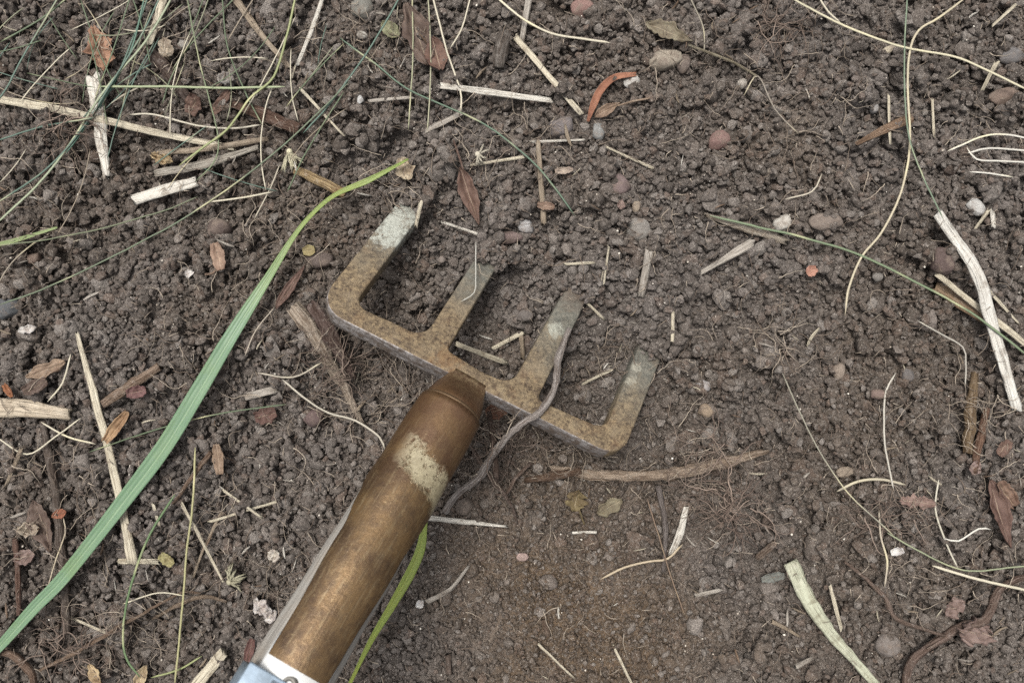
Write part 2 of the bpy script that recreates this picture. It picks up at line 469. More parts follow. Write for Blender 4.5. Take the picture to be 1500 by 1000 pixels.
# ------------------------------------------------------------------ crumbs and clods
def lump_mesh(name, seed, sub, rough, mat, lobes=0):
    bm = bmesh.new()
    bmesh.ops.create_icosphere(bm, subdivisions=sub, radius=1.0)
    o = Vector((seed * 3.17, seed * 1.31, seed * 7.7))
    rnd = random.Random(seed)
    L = [Vector((rnd.gauss(0, 1), rnd.gauss(0, 1), rnd.gauss(0, 1))).normalized() for _ in range(lobes)]
    cuts = [(Vector((rnd.gauss(0, 1), rnd.gauss(0, 1), rnd.gauss(0, 1))).normalized(), rnd.uniform(.55, .88)) for _ in range(10)]
    for v in bm.verts:
        p = v.co.copy()
        d = 0.30 * mnoise.noise(p * 1.0 + o) + rough * (0.17 * mnoise.noise(p * 2.2 + o) + 0.10 * mnoise.noise(p * 4.6 + o) + 0.06 * mnoise.noise(p * 12 + o))
        cell = mnoise.voronoi(p * 1.9 + o)[0]
        d += rough * 0.14 * (0.35 - cell[0]) * (1 if sub > 2 else 0.5)
        for l in L:
            d += 0.2 * math.exp(-((p - l).length / 0.5) ** 2)
        q = p * (1 + d)
        for nn, dd in cuts:
            e = q.dot(nn) - dd
            if e > 0: q -= nn * e * .75
        v.co = q
    me = bpy.data.meshes.new(name)
    bm.to_mesh(me); bm.free()
    me.polygons.foreach_set("use_smooth", np.ones(len(me.polygons), dtype=bool))
    me.materials.append(mat)
    return me

LUMPS = [lump_mesh("soil_lump", 3 + s, 4 if s < 5 else 3, 1.0 + 0.25 * (s % 3), M_CRUMB, s % 4) for s in range(14)]

order = sorted(range(len(CRUMBS)), key=lambda i: -CRUMBS[i][3])
clod_ids = []
named = set(range(N_UNDER, N_NAMED))
for i in list(range(N_UNDER, N_NAMED)) + [q for q in order if q not in named]:
    x, y, z, r = CRUMBS[i]
    if abs(x) < .222 and abs(y) < .147: clod_ids.append(i)
    if len(clod_ids) >= 300: break
clod_set = set(clod_ids)
for k, i in enumerate(clod_ids):
    x, y, z, r = CRUMBS[i]
    o = bpy.data.objects.new("soil_clod", LUMPS[k % 14 if k % 2 else k % 5]); COL.objects.link(o)
    o.location = (x, y, z)
    o.rotation_euler = (random.gauss(0, .35), random.gauss(0, .35), random.uniform(0, 6.28))
    o.scale = (r * random.uniform(1.0, 1.25), r * random.uniform(.85, 1.05), r * random.uniform(.65, .9))
    tag(o, "rounded dark brown soil clod, larger than the crumbs packed around it", "soil clod", "larger soil clods")

lump_col = bpy.data.collections.new("lump_shapes")      # shapes only: never linked into the scene
for s, me in enumerate(LUMPS):
    lump_col.objects.link(bpy.data.objects.new("lump_shape_%02d" % s, me))

def scatter(name, data, col, kind="stuff"):
    """data: rows of x, y, z, sx, sy, sz; one mesh of points that geometry nodes turn into crumbs."""
    d = np.array(data); n = len(d)
    me = bpy.data.meshes.new(name)
    me.vertices.add(n); me.vertices.foreach_set("co", d[:, :3].astype(np.float32).ravel())
    a = me.attributes.new("size", 'FLOAT_VECTOR', 'POINT'); a.data.foreach_set("vector", d[:, 3:6].astype(np.float32).ravel())
    a = me.attributes.new("turn", 'FLOAT_VECTOR', 'POINT'); a.data.foreach_set("vector", np.stack([RNG.normal(0, .55, n), RNG.normal(0, .55, n), RNG.uniform(0, 6.28, n)], 1).astype(np.float32).ravel())
    a = me.attributes.new("shape", 'INT', 'POINT'); a.data.foreach_set("value", RNG.integers(0, len(col.objects), n).astype(np.int32))
    o = bpy.data.objects.new(name, me); COL.objects.link(o)
    g = bpy.data.node_groups.new(name, 'GeometryNodeTree')
    g.interface.new_socket("Geometry", in_out='INPUT', socket_type='NodeSocketGeometry')
    g.interface.new_socket("Geometry", in_out='OUTPUT', socket_type='NodeSocketGeometry')
    gi = g.nodes.new("NodeGroupInput"); go = g.nodes.new("NodeGroupOutput")
    ci = g.nodes.new("GeometryNodeCollectionInfo"); ci.inputs["Collection"].default_value = col
    ci.inputs["Separate Children"].default_value = True; ci.inputs["Reset Children"].default_value = True
    ip = g.nodes.new("GeometryNodeInstanceOnPoints"); ip.inputs["Pick Instance"].default_value = True
    def attr(nm, t):
        q = g.nodes.new("GeometryNodeInputNamedAttribute"); q.data_type = t; q.inputs["Name"].default_value = nm
        return q.outputs["Attribute"]
    er = g.nodes.new("FunctionNodeEulerToRotation")
    L = g.links.new
    L(gi.outputs[0], ip.inputs["Points"]); L(ci.outputs[0], ip.inputs["Instance"])
    L(attr("shape", 'INT'), ip.inputs["Instance Index"])
    L(attr("turn", 'FLOAT_VECTOR'), er.inputs[0]); L(er.outputs[0], ip.inputs["Rotation"])
    L(attr("size", 'FLOAT_VECTOR'), ip.inputs["Scale"]); L(ip.outputs[0], go.inputs[0])
    md = o.modifiers.new("scatter", 'NODES'); md.node_group = g
    tag(o, kind=kind)
    return o

rows = []
for i, (x, y, z, r) in enumerate(CRUMBS):
    if i in clod_set: continue
    rows.append((x, y, z, r * random.uniform(1.0, 1.4), r * random.uniform(.85, 1.15), r * random.uniform(.6, .9)))
scatter("soil_crumbs", rows, lump_col)

# the same kind of soil goes on outside the picture, with only its coarser crumbs
W_, H_ = GX1 - GX0 - .012, GY1 - GY0 - .012
far_rows = []
big_ = [c for i, c in enumerate(CRUMBS) if c[3] > .00125 and N_UNDER <= i and abs(c[0]) < W_ / 2 and abs(c[1]) < H_ / 2]
bz = bed_height(np.array([c[0] for c in big_]), np.array([c[1] for c in big_]))
for ox, oy in ((-1, -1), (0, -1), (1, -1), (-1, 0), (1, 0), (-1, 1), (0, 1), (1, 1)):
    for (x, y, z, r), b in zip(big_, bz):
        x2 = (-x if ox else x) + ox * W_; y2 = (-y if oy else y) + oy * H_
        far_rows.append((x2, y2, min(z - b, .004), r * 1.1, r, r * .75))
fr = np.array(far_rows)
fx = np.clip((np.maximum(np.abs(fr[:, 0]) - .27, np.abs(fr[:, 1]) - .19)) / 0.05, 0, 1)
fr[:, 2] += bed_height(fr[:, 0], fr[:, 1]) + fx * (0.004 * fbm2(fr[:, 0], fr[:, 1], 0.03, 4, 77) + 0.003)
scatter("outlying_soil_crumbs", fr, lump_col)

# specks of pale grit among the crumbs
def grit_material():
    N = Nodes("pale_grit", rough=0.7, spec=0.3)
    r = N.n("ShaderNodeObjectInfo", out="Random")
    N.set("Base Color", N.mix(r, srgb(150, 138, 124), srgb(206, 200, 188)))
    return N.m
M_GRIT = grit_material()
grit_col = bpy.data.collections.new("grit_shapes")
for s in range(3):
    grit_col.objects.link(bpy.data.objects.new("grit_shape_%d" % s, lump_mesh("grit_lump", 60 + s, 2, 1.0, M_GRIT)))
rows = []
for k in range(900):
    x, y = RNG.uniform(GX0, GX1), RNG.uniform(GY0, GY1)
    r = 0.00022 + 0.00042 * RNG.random() ** 3
    rows.append((x, y, float(TOP[int((y - GY0) / CELL), int((x - GX0) / CELL)]) + r * .3, r, r * RNG.uniform(.7, 1), r * .8))
scatter("pale_grit", rows, grit_col)

# ------------------------------------------------------------------ the garden fork
def fork_metal():
    N = Nodes("rusty_forged_steel", rough=0.7, spec=0.35)
    p = N.coord("Object")
    def loc(u, v): q = on_plate(u, v) - F_O; return (float(q[0]), float(q[1]), float(q[2]))
    a = N.vmath('DOT_PRODUCT', p, tuple(map(float, F_d3)), out=1)
    big = N.noise(p, 55, 4, 0.65); fine = N.noise(p, 700, 4, 0.7); pits = N.noise(p, 470, 5, 0.75); dust = N.noise(p, 130, 5, 0.7)
    rust = N.mix(N.ramp(pits, 0.40, 0.62), srgb(84, 71, 55), srgb(126, 110, 85))
    rust = N.mix(N.ramp(fine, 0.50, 0.62, 0.0, 0.8), rust, srgb(50, 39, 31))
    rust = N.mix(N.ramp(N.noise(p, 90, 4, 0.7), 0.52, 0.70, 0.0, 0.3), rust, srgb(108, 78, 50))
    rust = N.mix(N.ramp(dust, 0.48, 0.66, 0.0, 0.6), rust, srgb(128, 114, 92))
    worn = N.mix(N.ramp(pits, 0.38, 0.64), srgb(80, 79, 72), srgb(108, 105, 95))
    worn = N.mix(N.ramp(fine, 0.54, 0.72, 0.0, 0.6), worn, srgb(58, 58, 53))
    worn = N.mix(N.ramp(dust, 0.52, 0.68, 0.0, 0.6), worn, srgb(108, 97, 80))
    # the tines are scoured grey from about half their length on
    m = N.math('ADD', a, N.math('MULTIPLY', N.math('SUBTRACT', big, 0.5), 0.05))
    c = N.mix(N.ramp(m, 0.014, 0.044), rust, worn)
    # soil film just above where each tine enters the ground
    c = N.mix(N.ramp(N.math('ADD', a, N.math('MULTIPLY', N.math('SUBTRACT', dust, 0.5), 0.03)), 0.050, 0.062, 0.0, 0.8), c, srgb(94, 82, 72))
    # chalky dried smears
    def smear(c, u, v, rad, col, amt=0.95):
        d = N.n("ShaderNodeVectorMath", {0: p, 1: loc(u, v)}, 1, operation='DISTANCE')
        d = N.math('ADD', d, N.math('MULTIPLY', N.math('SUBTRACT', N.noise(p, 260, 6, 0.8), 0.5), rad * 4.4))
        k = N.math('MULTIPLY', N.ramp(d, rad * 0.6, rad * 1.1, amt, 0.0), N.ramp(N.noise(p, 620, 5, 0.8), 0.34, 0.52, 0.25, 1.0))
        return N.mix(k, c, col)
    c = smear(c, 573, 338, .0085, srgb(158, 160, 150))
    c = smear(c, 590, 316, .0085, srgb(152, 153, 143))
    c = smear(c, 812, 484, .0042, srgb(150, 150, 138), .75)
    c = smear(c, 932, 540, .0030, srgb(148, 144, 130), .6)
    c = smear(c, 926, 558, .0026, srgb(148, 144, 130), .7)
    c = smear(c, 655, 526, .006, srgb(118, 82, 46), 0.3)
    N.set("Base Color", c)
    N.set("Roughness", N.ramp(pits, 0.3, 0.7, 0.55, 0.85))
    N.set("Metallic", 0.15)
    N.set("Normal", N.bump(N.math('ADD', N.math('MULTIPLY', pits, 1.0), N.math('MULTIPLY', fine, 0.5)), 0.0009, 0.75))
    return N.m
def edge_metal():
    N = Nodes("scraped_edge_steel", rough=0.5, spec=0.5, metal=0.35)
    p = N.coord("Object")
    a = N.noise(N.vmath('MULTIPLY', p, (60, 60, 500)), 1.0, 4, 0.7); b = N.noise(p, 260, 4, 0.7)
    c = N.mix(N.ramp(a, 0.35, 0.65), srgb(96, 90, 87), srgb(158, 153, 150))
    c = N.mix(N.ramp(b, 0.45, 0.60, 0.0, 0.8), c, srgb(88, 74, 62))
    c = N.mix(N.ramp(N.noise(p, 900, 3, 0.7), 0.5, 0.62, 0.0, 0.6), c, srgb(66, 58, 52))
    N.set("Base Color", c)
    N.set("Normal", N.bump(N.math('ADD', a, b), 0.0005, 0.6))
    return N.m
M_FORK, M_EDGE = fork_metal(), edge_metal()

fork = bpy.data.objects.new("garden_fork", None); COL.objects.link(fork)
fork.location = F_O
fork.empty_display_size = 0.02
tag(fork, "rusty four-tined garden fork with bronze socket, its tines pushed into the soil", "garden fork")

def head_bmesh():
    bm = bmesh.new()
    vs_ = [bm.verts.new(tuple(F_c3 * c + F_d3 * a)) for c, a in HEAD_CA]
    f = bm.faces.new(vs_)
    f.normal_update()
    if f.normal.dot(Vector(F_n)) < 0: f.normal_flip()
    ext = bmesh.ops.extrude_face_region(bm, geom=[f])
    nv = [g for g in ext["geom"] if isinstance(g, bmesh.types.BMVert)]
    bmesh.ops.translate(bm, verts=nv, vec=tuple(-F_n * F_T))
    bmesh.ops.recalc_face_normals(bm, faces=bm.faces)
    n = Vector(F_n)
    rims = [e for e in bm.edges if len(e.link_faces) == 2 and abs(abs(e.link_faces[0].normal.dot(n)) - abs(e.link_faces[1].normal.dot(n))) > 0.5]
    bmesh.ops.bevel(bm, geom=rims, offset=0.0009, segments=3, profile=0.5, affect='EDGES', clamp_overlap=True)
    fd = -Vector(F_d3)
    for fc in bm.faces:
        fc.smooth = True
        cpos = fc.calc_center_median().dot(Vector(F_d3))
        cc = fc.calc_center_median().dot(Vector(F_c3))
        outer = fc.normal.dot(fd) > 0.15 or (fc.normal.dot(fd) > -0.3 and (cc < -.058 or cc > .063))
        if outer and abs(fc.normal.dot(n)) < 0.8 and cpos < 0.004: fc.material_index = 1
    return bm
A_CUT = max(plate_ca(u, v)[1] for u, v in ((612, 488), (742, 556), (888, 628), (518, 446), (787, 583), (652, 512))) + 0.0055
def bm_object(name, bm, mats, parent):
    me = bpy.data.meshes.new(name); bm.to_mesh(me); bm.free()
    for m in mats: me.materials.append(m)
    o = bpy.data.objects.new(name, me); COL.objects.link(o); o.parent = parent
    try: me.set_sharp_from_angle(angle=R(40))
    except Exception: pass
    return o
bm = head_bmesh()
g = bm.verts[:] + bm.edges[:] + bm.faces[:]
bmesh.ops.bisect_plane(bm, geom=g, plane_co=tuple(F_d3 * A_CUT), plane_no=tuple(F_d3), clear_outer=True)
bmesh.ops.holes_fill(bm, edges=[e for e in bm.edges if e.is_boundary], sides=0)
bm_object("crossbar", bm, [M_FORK, M_EDGE], fork)
bm = head_bmesh()
g = bm.verts[:] + bm.edges[:] + bm.faces[:]
bmesh.ops.bisect_plane(bm, geom=g, plane_co=tuple(F_d3 * A_CUT), plane_no=tuple(F_d3), clear_inner=True)
bmesh.ops.holes_fill(bm, edges=[e for e in bm.edges if e.is_boundary], sides=0)
bm.verts.ensure_lookup_table()
seen = set(); comps = []
for v in bm.verts:
    if v.index in seen: continue
    st = [v]; comp = []
    seen.add(v.index)
    while st:
        q = st.pop(); comp.append(q.index)
        for e in q.link_edges:
            w = e.other_vert(q)
            if w.index not in seen: seen.add(w.index); st.append(w)
    comps.append(set(comp))
for comp in comps:
    b2 = bm.copy()
    b2.verts.ensure_lookup_table()
    bmesh.ops.delete(b2, geom=[v for v in b2.verts if v.index not in comp], context='VERTS')
    bm_object("tine", b2, [M_FORK, M_EDGE], fork)
bm.free()

# socket, strap, wooden shaft: stations along an axis that climbs towards the lower edge of the picture
AX_A = P(661, 598, 0.044)
def ax_end(u, v, slope):
    z = 0.1
    for _ in range(60):
        b = P(u, v, z); z = AX_A[2] + math.hypot(b[0] - AX_A[0], b[1] - AX_A[1]) * slope
        z = min(z, 0.2)
    return P(u, v, z)
AX_B = ax_end(432, 978, math.tan(R(27)))
AX = AX_B - AX_A; AX_L = np.linalg.norm(AX); AX = AX / AX_L
AX_U = np.array([0, 0, 1.0]) - AX[2] * AX; AX_U /= np.linalg.norm(AX_U)
AX_S = np.cross(AX, AX_U)            # sideways
S_TEST = AX_S[0]
if S_TEST < 0: AX_S = -AX_S          # points to the picture's lower right
def r_at(px, t):
    z = AX_A[2] + AX[2] * t
    return px * K * (1 - z / CAM_H) / 2

def arc_shell(name, stations, thick, mats, parent, nseg=40, uvs=True):
    """stations: (t, radius, phi_left, phi_right) with phi from the top of the tube, in degrees."""
    V, F, UV = [], [], []
    m = nseg + 1
    for t, r, pl, pr, *hs in stations:
        hs = hs[0] if hs else 1.0
        c = AX_A + AX * t - F_O - AX_U * r * (1 - hs) * .45
        for layer in (0, 1):
            rr = r - thick * layer
            for k in range(m):
                ph = R(-pl + (pl + pr) * k / nseg)
                V.append(c + AX_U * (rr * hs * math.cos(ph)) + AX_S * (rr * math.sin(ph)))
                UV.append((ph * 0.0125, t))
    n = len(stations)
    row = 2 * m
    for i in range(n - 1):
        a, b = i * row, (i + 1) * row
        for k in range(nseg):
            F.append((a + k, a + k + 1, b + k + 1, b + k))
            F.append((a + m + k + 1, a + m + k, b + m + k, b + m + k + 1))
        F.append((a, b, b + m, a + m)); F.append((a + nseg, a + m + nseg, b + m + nseg, b + nseg))
    for i, fl in ((0, 1), (n - 1, 0)):
        a = i * row
        for k in range(nseg):
            q = (a + k, a + m + k, a + m + k + 1, a + k + 1)
            F.append(q if fl else q[::-1])
    return link_mesh(name, V, F, mats, parent, UV)

def interp(tab, t):
    for (t0, *a), (t1, *b) in zip(tab, tab[1:]):
        if t <= t1:
            w = max(0, (t - t0) / (t1 - t0)); w = w * w * (3 - 2 * w) if len(a) > 1 else w
            return [x + (y - x) * w for x, y in zip(a, b)]
    return list(tab[-1][1:])

def bronze():
    N = Nodes("browned_bronze_sheet", rough=0.5, spec=0.5, metal=0.45)
    p = N.coord("Object"); uv = N.coord("UV")
    a = N.noise(p, 70, 4, 0.65); f = N.noise(p, 480, 5, 0.75); s = N.noise(N.vmath('MULTIPLY', uv, (900, 90, 1)), 1.0, 4, 0.7); g = N.noise(p, 1300, 2, 0.6)
    c = N.mix(N.ramp(a, 0.40, 0.60), srgb(72, 55, 38), srgb(104, 82, 54))
    st2 = N.noise(N.vmath('MULTIPLY', uv, (1400, 40, 1)), 1.0, 5, 0.7)
    c = N.mix(N.ramp(st2, 0.48, 0.70, 0.0, 0.3), c, srgb(62, 48, 36))
    c = N.mix(N.ramp(f, 0.48, 0.66, 0.0, 0.45), c, srgb(60, 47, 36))
    scr = N.noise(N.vmath('MULTIPLY', uv, (2600, 55, 1)), 1.0, 2, 0.5)
    c = N.mix(N.ramp(scr, 0.68, 0.74, 0.0, 0.5), c, srgb(150, 134, 106))
    c = N.mix(N.ramp(s, 0.52, 0.75, 0.0, 0.55), c, srgb(136, 120, 92))  # pale lengthwise streaks, painting some of the tube's sheen into its colour
    c = N.mix(N.ramp(g, 0.62, 0.72, 0.0, 0.25), c, srgb(158, 140, 102))
    t = N.n("ShaderNodeSeparateXYZ", {0: uv}, 1)
    # redder rust near the neck of the socket
    c = N.mix(N.ramp(N.math('ADD', t, N.math('MULTIPLY', N.math('SUBTRACT', a, 0.5), 0.06)), 0.004, 0.040, 0.6, 0.0), c, srgb(96, 70, 50))
    # where it meets the crossbar the sheet carries the same tan rust
    c = N.mix(N.ramp(N.math('ADD', t, N.math('MULTIPLY', N.math('SUBTRACT', f, 0.5), 0.02)), -0.017, -0.006, 0.85, 0.0), c, N.mix(N.ramp(f, 0.42, 0.6), srgb(124, 107, 82), srgb(74, 58, 44)))
    # a crust of dried clay wiped across the socket
    u = N.n("ShaderNodeSeparateXYZ", {0: uv}, 0)
    w = N.math('ADD', N.math('SUBTRACT', t, CLAY_T), N.math('MULTIPLY', N.math('SUBTRACT', N.noise(p, 120, 5, 0.75), 0.5), 0.016))
    w = N.math('SUBTRACT', w, N.math('MULTIPLY', u, 0.30))
    band = N.ramp(N.math('ABSOLUTE', w), 0.0040, 0.0068, 1.0, 0.0)
    band = N.math('MULTIPLY', band, N.ramp(u, -0.0095, -0.003, 0.0, 1.0))
    band = N.math('MULTIPLY', band, N.ramp(N.noise(p, 300, 4, 0.7), 0.30, 0.46))
    c = N.mix(N.math('MULTIPLY', band, 0.95), c, N.mix(N.ramp(f, 0.4, 0.6), srgb(122, 113, 90), srgb(142, 133, 108)))
    N.set("Base Color", c)
    N.set("Metallic", N.math('MULTIPLY', N.math('SUBTRACT', 1.0, band), 0.55))
    N.set("Roughness", N.ramp(f, 0.3, 0.7, 0.29, 0.52))
    h = N.math('ADD', N.math('MULTIPLY', f, 0.35), N.math('ADD', N.math('MULTIPLY', band, 1.2), N.math('MULTIPLY', st2, 0.2)))
    N.set("Normal", N.bump(h, 0.0006, 0.8))
    return N.m
def T_of(u, v):
    """Distance along the axis of the station seen at pixel u, v."""
    best = None
    for k in range(-60, 400):
        t = k * 0.0005; q = AX_A + AX * t; s = 1 - q[2] / CAM_H
        pu, pv = 750 + q[0] / (K * s), 500 - q[1] / (K * s)
        d = (pu - u) ** 2 + (pv - v) ** 2
        if best is None or d < best[0]: best = (d, t)
    return best[1]
CLAY_T = T_of(606, 690)
M_BRONZE = bronze()
def wood():
    N = Nodes("weathered_grey_wood", rough=0.85, spec=0.2)
    uv = N.coord("UV"); p = N.coord("Object")
    a = N.noise(N.vmath('MULTIPLY', uv, (900, 26, 1)), 1.0, 5, 0.65); b = N.noise(p, 90, 3)
    c = N.mix(N.ramp(a, 0.35, 0.68), srgb(108, 104, 98), srgb(152, 148, 141))
    c = N.mix(N.ramp(b, 0.5, 0.7, 0.0, 0.4), c, srgb(124, 108, 90))
    N.set("Base Color", c); N.set("Normal", N.bump(a, 0.0005, 0.8))
    return N.m
M_WOOD = wood()
def plain(name, col, rough, spec=0.4, metal=0.0, amt=0.3, sc=160):
    N = Nodes(name, rough=rough, spec=spec, metal=metal)
    p = N.coord("Object"); a = N.noise(p, sc, 4, 0.65)
    N.set("Base Color", N.mix(N.ramp(a, 0.4, 0.7, 0.0, amt), col, N.mix(1.0, col, (0.42, 0.40, 0.38, 1), 'MULTIPLY')))
    N.set("Normal", N.bump(a, 0.0003, 0.4))
    return N.m
M_ZINC = plain("blue_tinged_zinc", srgb(146, 162, 176), 0.32, 0.5, 0.45, 0.75, 110)
M_BAND = plain("white_plastic_tape", srgb(190, 190, 187), 0.5, 0.4, 0.0, 0.12, 90)
M_BOLT = plain("dull_bolt_steel", srgb(92, 90, 85), 0.5, 0.5, 0.6, 0.5, 300)

T0 = T_of(680, 556); T_END = AX_L
PX_T = [(T0, 69), (0.0, 90), (T_of(582, 730), 104), (AX_L, 121)]     # apparent width against station
def rad(t): return r_at(interp(PX_T, t)[0], t)
# neck: dome on the crossbar, then the rolled ring
ring_st = []
for k in range(0, 13):               # the tube is beaten flat where it runs out onto the crossbar
    w = k / 12; t = T0 - .0035 + (0.0012 - T0 + .0035) * w
    sm = min(1, w * 1.1); sm = sm * sm * (3 - 2 * sm)
    ring_st.append((t, rad(max(t, T0)) * (.86 + .14 * min(1, w * 2)), 180, 180, .10 + .90 * sm))
arc_shell("socket_neck", ring_st, .001, M_BRONZE, fork, 48)
M_RING = plain("worn_bright_bronze", srgb(104, 84, 62), 0.5, 0.5, 0.6, 0.7, 240)
arc_shell("ferrule_ring", [(-.0004, rad(0) + .0001, 180, 180), (.0004, rad(0) + .0007, 180, 180), (.0010, rad(0) + .0007, 180, 180), (.0014, rad(0.001) + .0001, 180, 180)], .0012, M_RING, fork, 48)
T_OPEN, T_WOOD, T_LOW = T_of(606, 688), T_of(583, 728), T_of(452, 945)
PHI = [(0.0, 180, 180), (T_OPEN - .004, 165, 165), (T_WOOD - .003, 86, 94), (T_WOOD + .006, 64, 78), (T_WOOD + .02, 49, 64), (T_LOW, 40, 54), (AX_L + .2, 40, 54)]
st = []
for k in range(46):
    t = 0.0010 + (T_LOW - 0.0010 + .02) * k / 45
    pl, pr = interp(PHI, t)
    # a slight swelling and hammer wander, as rolled by hand
    st.append((t, rad(t) + .0010 + .00022 * math.sin(t * 160) * math.sin(t * 73), pl, pr))
arc_shell("socket_strap", st, .0011, M_BRONZE, fork, 56)
sh = []
for k in range(60):
    t = T_OPEN - .02 + (AX_L + .10 - T_OPEN + .02) * k / 59
    r = rad(min(t, AX_L)) + (.0002 if t > T_WOOD else -.0012) + .00012 * math.sin(t * 210)
    if k == 59: r *= 0.8
    sh.append((t, r, 180, 180))
arc_shell("wooden_shaft", sh, rad(0) * .9, M_WOOD, fork, 40)
# tape over the strap, clamp round everything
TB0, TB1 = T_of(451, 949), AX_L + .075
arc_shell("white_band", [(TB0 + (TB1 - TB0) * k / 8, rad(min(TB0 + (TB1 - TB0) * k / 8, AX_L)) + .0009 , 43, 57) for k in range(9)], .0004, M_BAND, fork, 32)
clamp = arc_shell("pipe_clamp", [(TB0 + .012 + .016 * k / 4, rad(AX_L) + .0020, 140, 20) for k in range(5)], .0012, M_ZINC, fork, 32)
def box_on_axis(name, t0, t1, s0, s1, h0, h1, mat, parent, bev=.0006):
    bm = bmesh.new()
    vs_ = []
    for h in (h0, h1):
        for t, s in ((t0, s0), (t1, s0), (t1, s1), (t0, s1)):
            vs_.append(bm.verts.new(tuple(AX_A + AX * t + AX_S * s + AX_U * h - F_O)))
    for q in ((0, 1, 2, 3), (4, 7, 6, 5), (0, 4, 5, 1), (1, 5, 6, 2), (2, 6, 7, 3), (3, 7, 4, 0)): bm.faces.new([vs_[i] for i in q])
    bmesh.ops.recalc_face_normals(bm, faces=bm.faces)
    bmesh.ops.bevel(bm, geom=bm.edges[:], offset=bev, segments=3, profile=.5, affect='EDGES')
    for f in bm.faces: f.smooth = True
    return bm_object(name, bm, [mat], parent)
RB = rad(AX_L)
TC = TB0 + .0108
box_on_axis("clamp_housing", TC, TC + .05, -RB * .92, RB * .12, RB * .70, RB * 1.12, M_ZINC, clamp)
box_on_axis("clamp_tongue", TC + .0012, TC + .012, RB * .14, RB * .55, RB * .90, RB * 1.10, M_ZINC, clamp)
def bolt():
    V, F = [], []; c = AX_A + AX * (TC + .0002) + AX_S * (RB * .10) - F_O
    prof = [(.0, 1.04), (.0008, 1.04), (.0009, 1.07), (.0022, 1.07), (.0027, 1.05), (.0028, 1.02), (.0028, .9)]
    n = 20
    for r, h in prof:
        for k in range(n):
            a = 2 * math.pi * k / n
            V.append(c + AX * (r * math.cos(a)) + AX_S * (r * math.sin(a)) + AX_U * (RB * h))
    for i in range(len(prof) - 1):
        for k in range(n):
            F.append((i * n + k, (i + 1) * n + k, (i + 1) * n + (k + 1) % n, i * n + (k + 1) % n))
    link_mesh("bolt", V, F, M_BOLT, clamp)
bolt()

# ------------------------------------------------------------------ what lies on the soil
def col(r, g, b, k=0.78):
    c = srgb(r, g, b); m = .2 * c[0] + .7 * c[1] + .1 * c[2]; q = .80
    return tuple((x * q + m * (1 - q)) * k for x in c[:3]) + (1.0,)

def catmull(pts, step):
    p = np.array(pts, float)
    if len(p) == 2: p = np.array([p[0], p[0] * .67 + p[1] * .33, p[0] * .33 + p[1] * .67, p[1]])
    ext = np.vstack([2 * p[0] - p[1], p, 2 * p[-1] - p[-2]]); out = []
    for i in range(1, len(ext) - 2):
        a, b, c, d = ext[i - 1:i + 3]
        n = max(2, int(np.linalg.norm(c - b) / step))
        for k in range(n):
            t = k / n
            out.append(0.5 * ((2 * b) + (c - a) * t + (2 * a - 5 * b + 4 * c - d) * t * t + (3 * b - a - 3 * c + d) * t ** 3))
    out.append(p[-1]); return np.array(out)

def settle(px, half, stiff, lift):
    """Heights for a thing lying along the pixel path px on whatever is below it."""
    n = len(px); z = np.zeros(n)
    for it in range(3):
        w = [P(u, v, zz) for (u, v), zz in zip(px, z)]
        t = np.array([top(q[0], q[1]) for q in w])
        if stiff == 'rigid':
            x = np.linspace(-1, 1, n); a = np.polyfit(x, t, 1); f = np.polyval(a, x)
            z = f + np.percentile(t - f, 68) * 0.75
        else:
            m = int(stiff); m = max(1, min(m, n // 2))
            k = np.ones(2 * m + 1) / (2 * m + 1)
            pad = np.pad(t, m, mode='edge')
            mx = np.array([pad[i:i + 2 * m + 1].max() for i in range(n)])
            z = 0.65 * np.convolve(np.pad(mx, m, mode='edge'), k, 'valid') + 0.35 * np.convolve(pad, k, 'valid')
        z = z + half * 0.8 + lift
    return np.array([P(u, v, zz) for (u, v), zz in zip(px, z)])

def mark(path, wid, hgt):
    """Later things come to rest on top of this one."""
    for p, w in zip(path, wid):
        n = max(1, int(w / 2 / CELL)); i = int((p[0] - GX0) / CELL); j = int((p[1] - GY0) / CELL)
        if i < n or j < n or i + n >= len(gx) or j + n >= len(gy): continue
        sl = (slice(j - n, j + n + 1), slice(i - n, i + n + 1))
        TOPM[sl] = np.maximum(TOPM[sl], p[2] + hgt / 2)

def profile(kind, n):
    a = np.linspace(0, 2 * math.pi, n, endpoint=False)
    if kind == 'tube': return np.stack([np.cos(a), np.sin(a)], 1)
    if kind == 'strip':                       # furrowed flat straw, slightly dished
        r = 1 + 0.16 * np.cos(6 * a + 0.6)
        x = np.cos(a); y = np.sin(a) * r
        return np.stack([x, y * 0.9 - 0.5 * (1 - x * x) * 0.7 + 0.2], 1)
    if kind == 'husk':                        # an open half tube
        b = np.linspace(-1.9, 1.9, n // 2); o = np.stack([np.sin(b), np.cos(b)], 1); i_ = np.stack([np.sin(b[::-1]) * .8, np.cos(b[::-1]) * .8], 1)
        return np.vstack([o, i_])
    if kind == 'vee':
        t = np.linspace(-1, 1, n // 2); up = np.stack([t, 1.4 * np.abs(t) ** 1.3 - .5], 1); dn = np.stack([t[::-1], 1.4 * np.abs(t[::-1]) ** 1.3 - .8], 1)
        return np.vstack([up, dn])

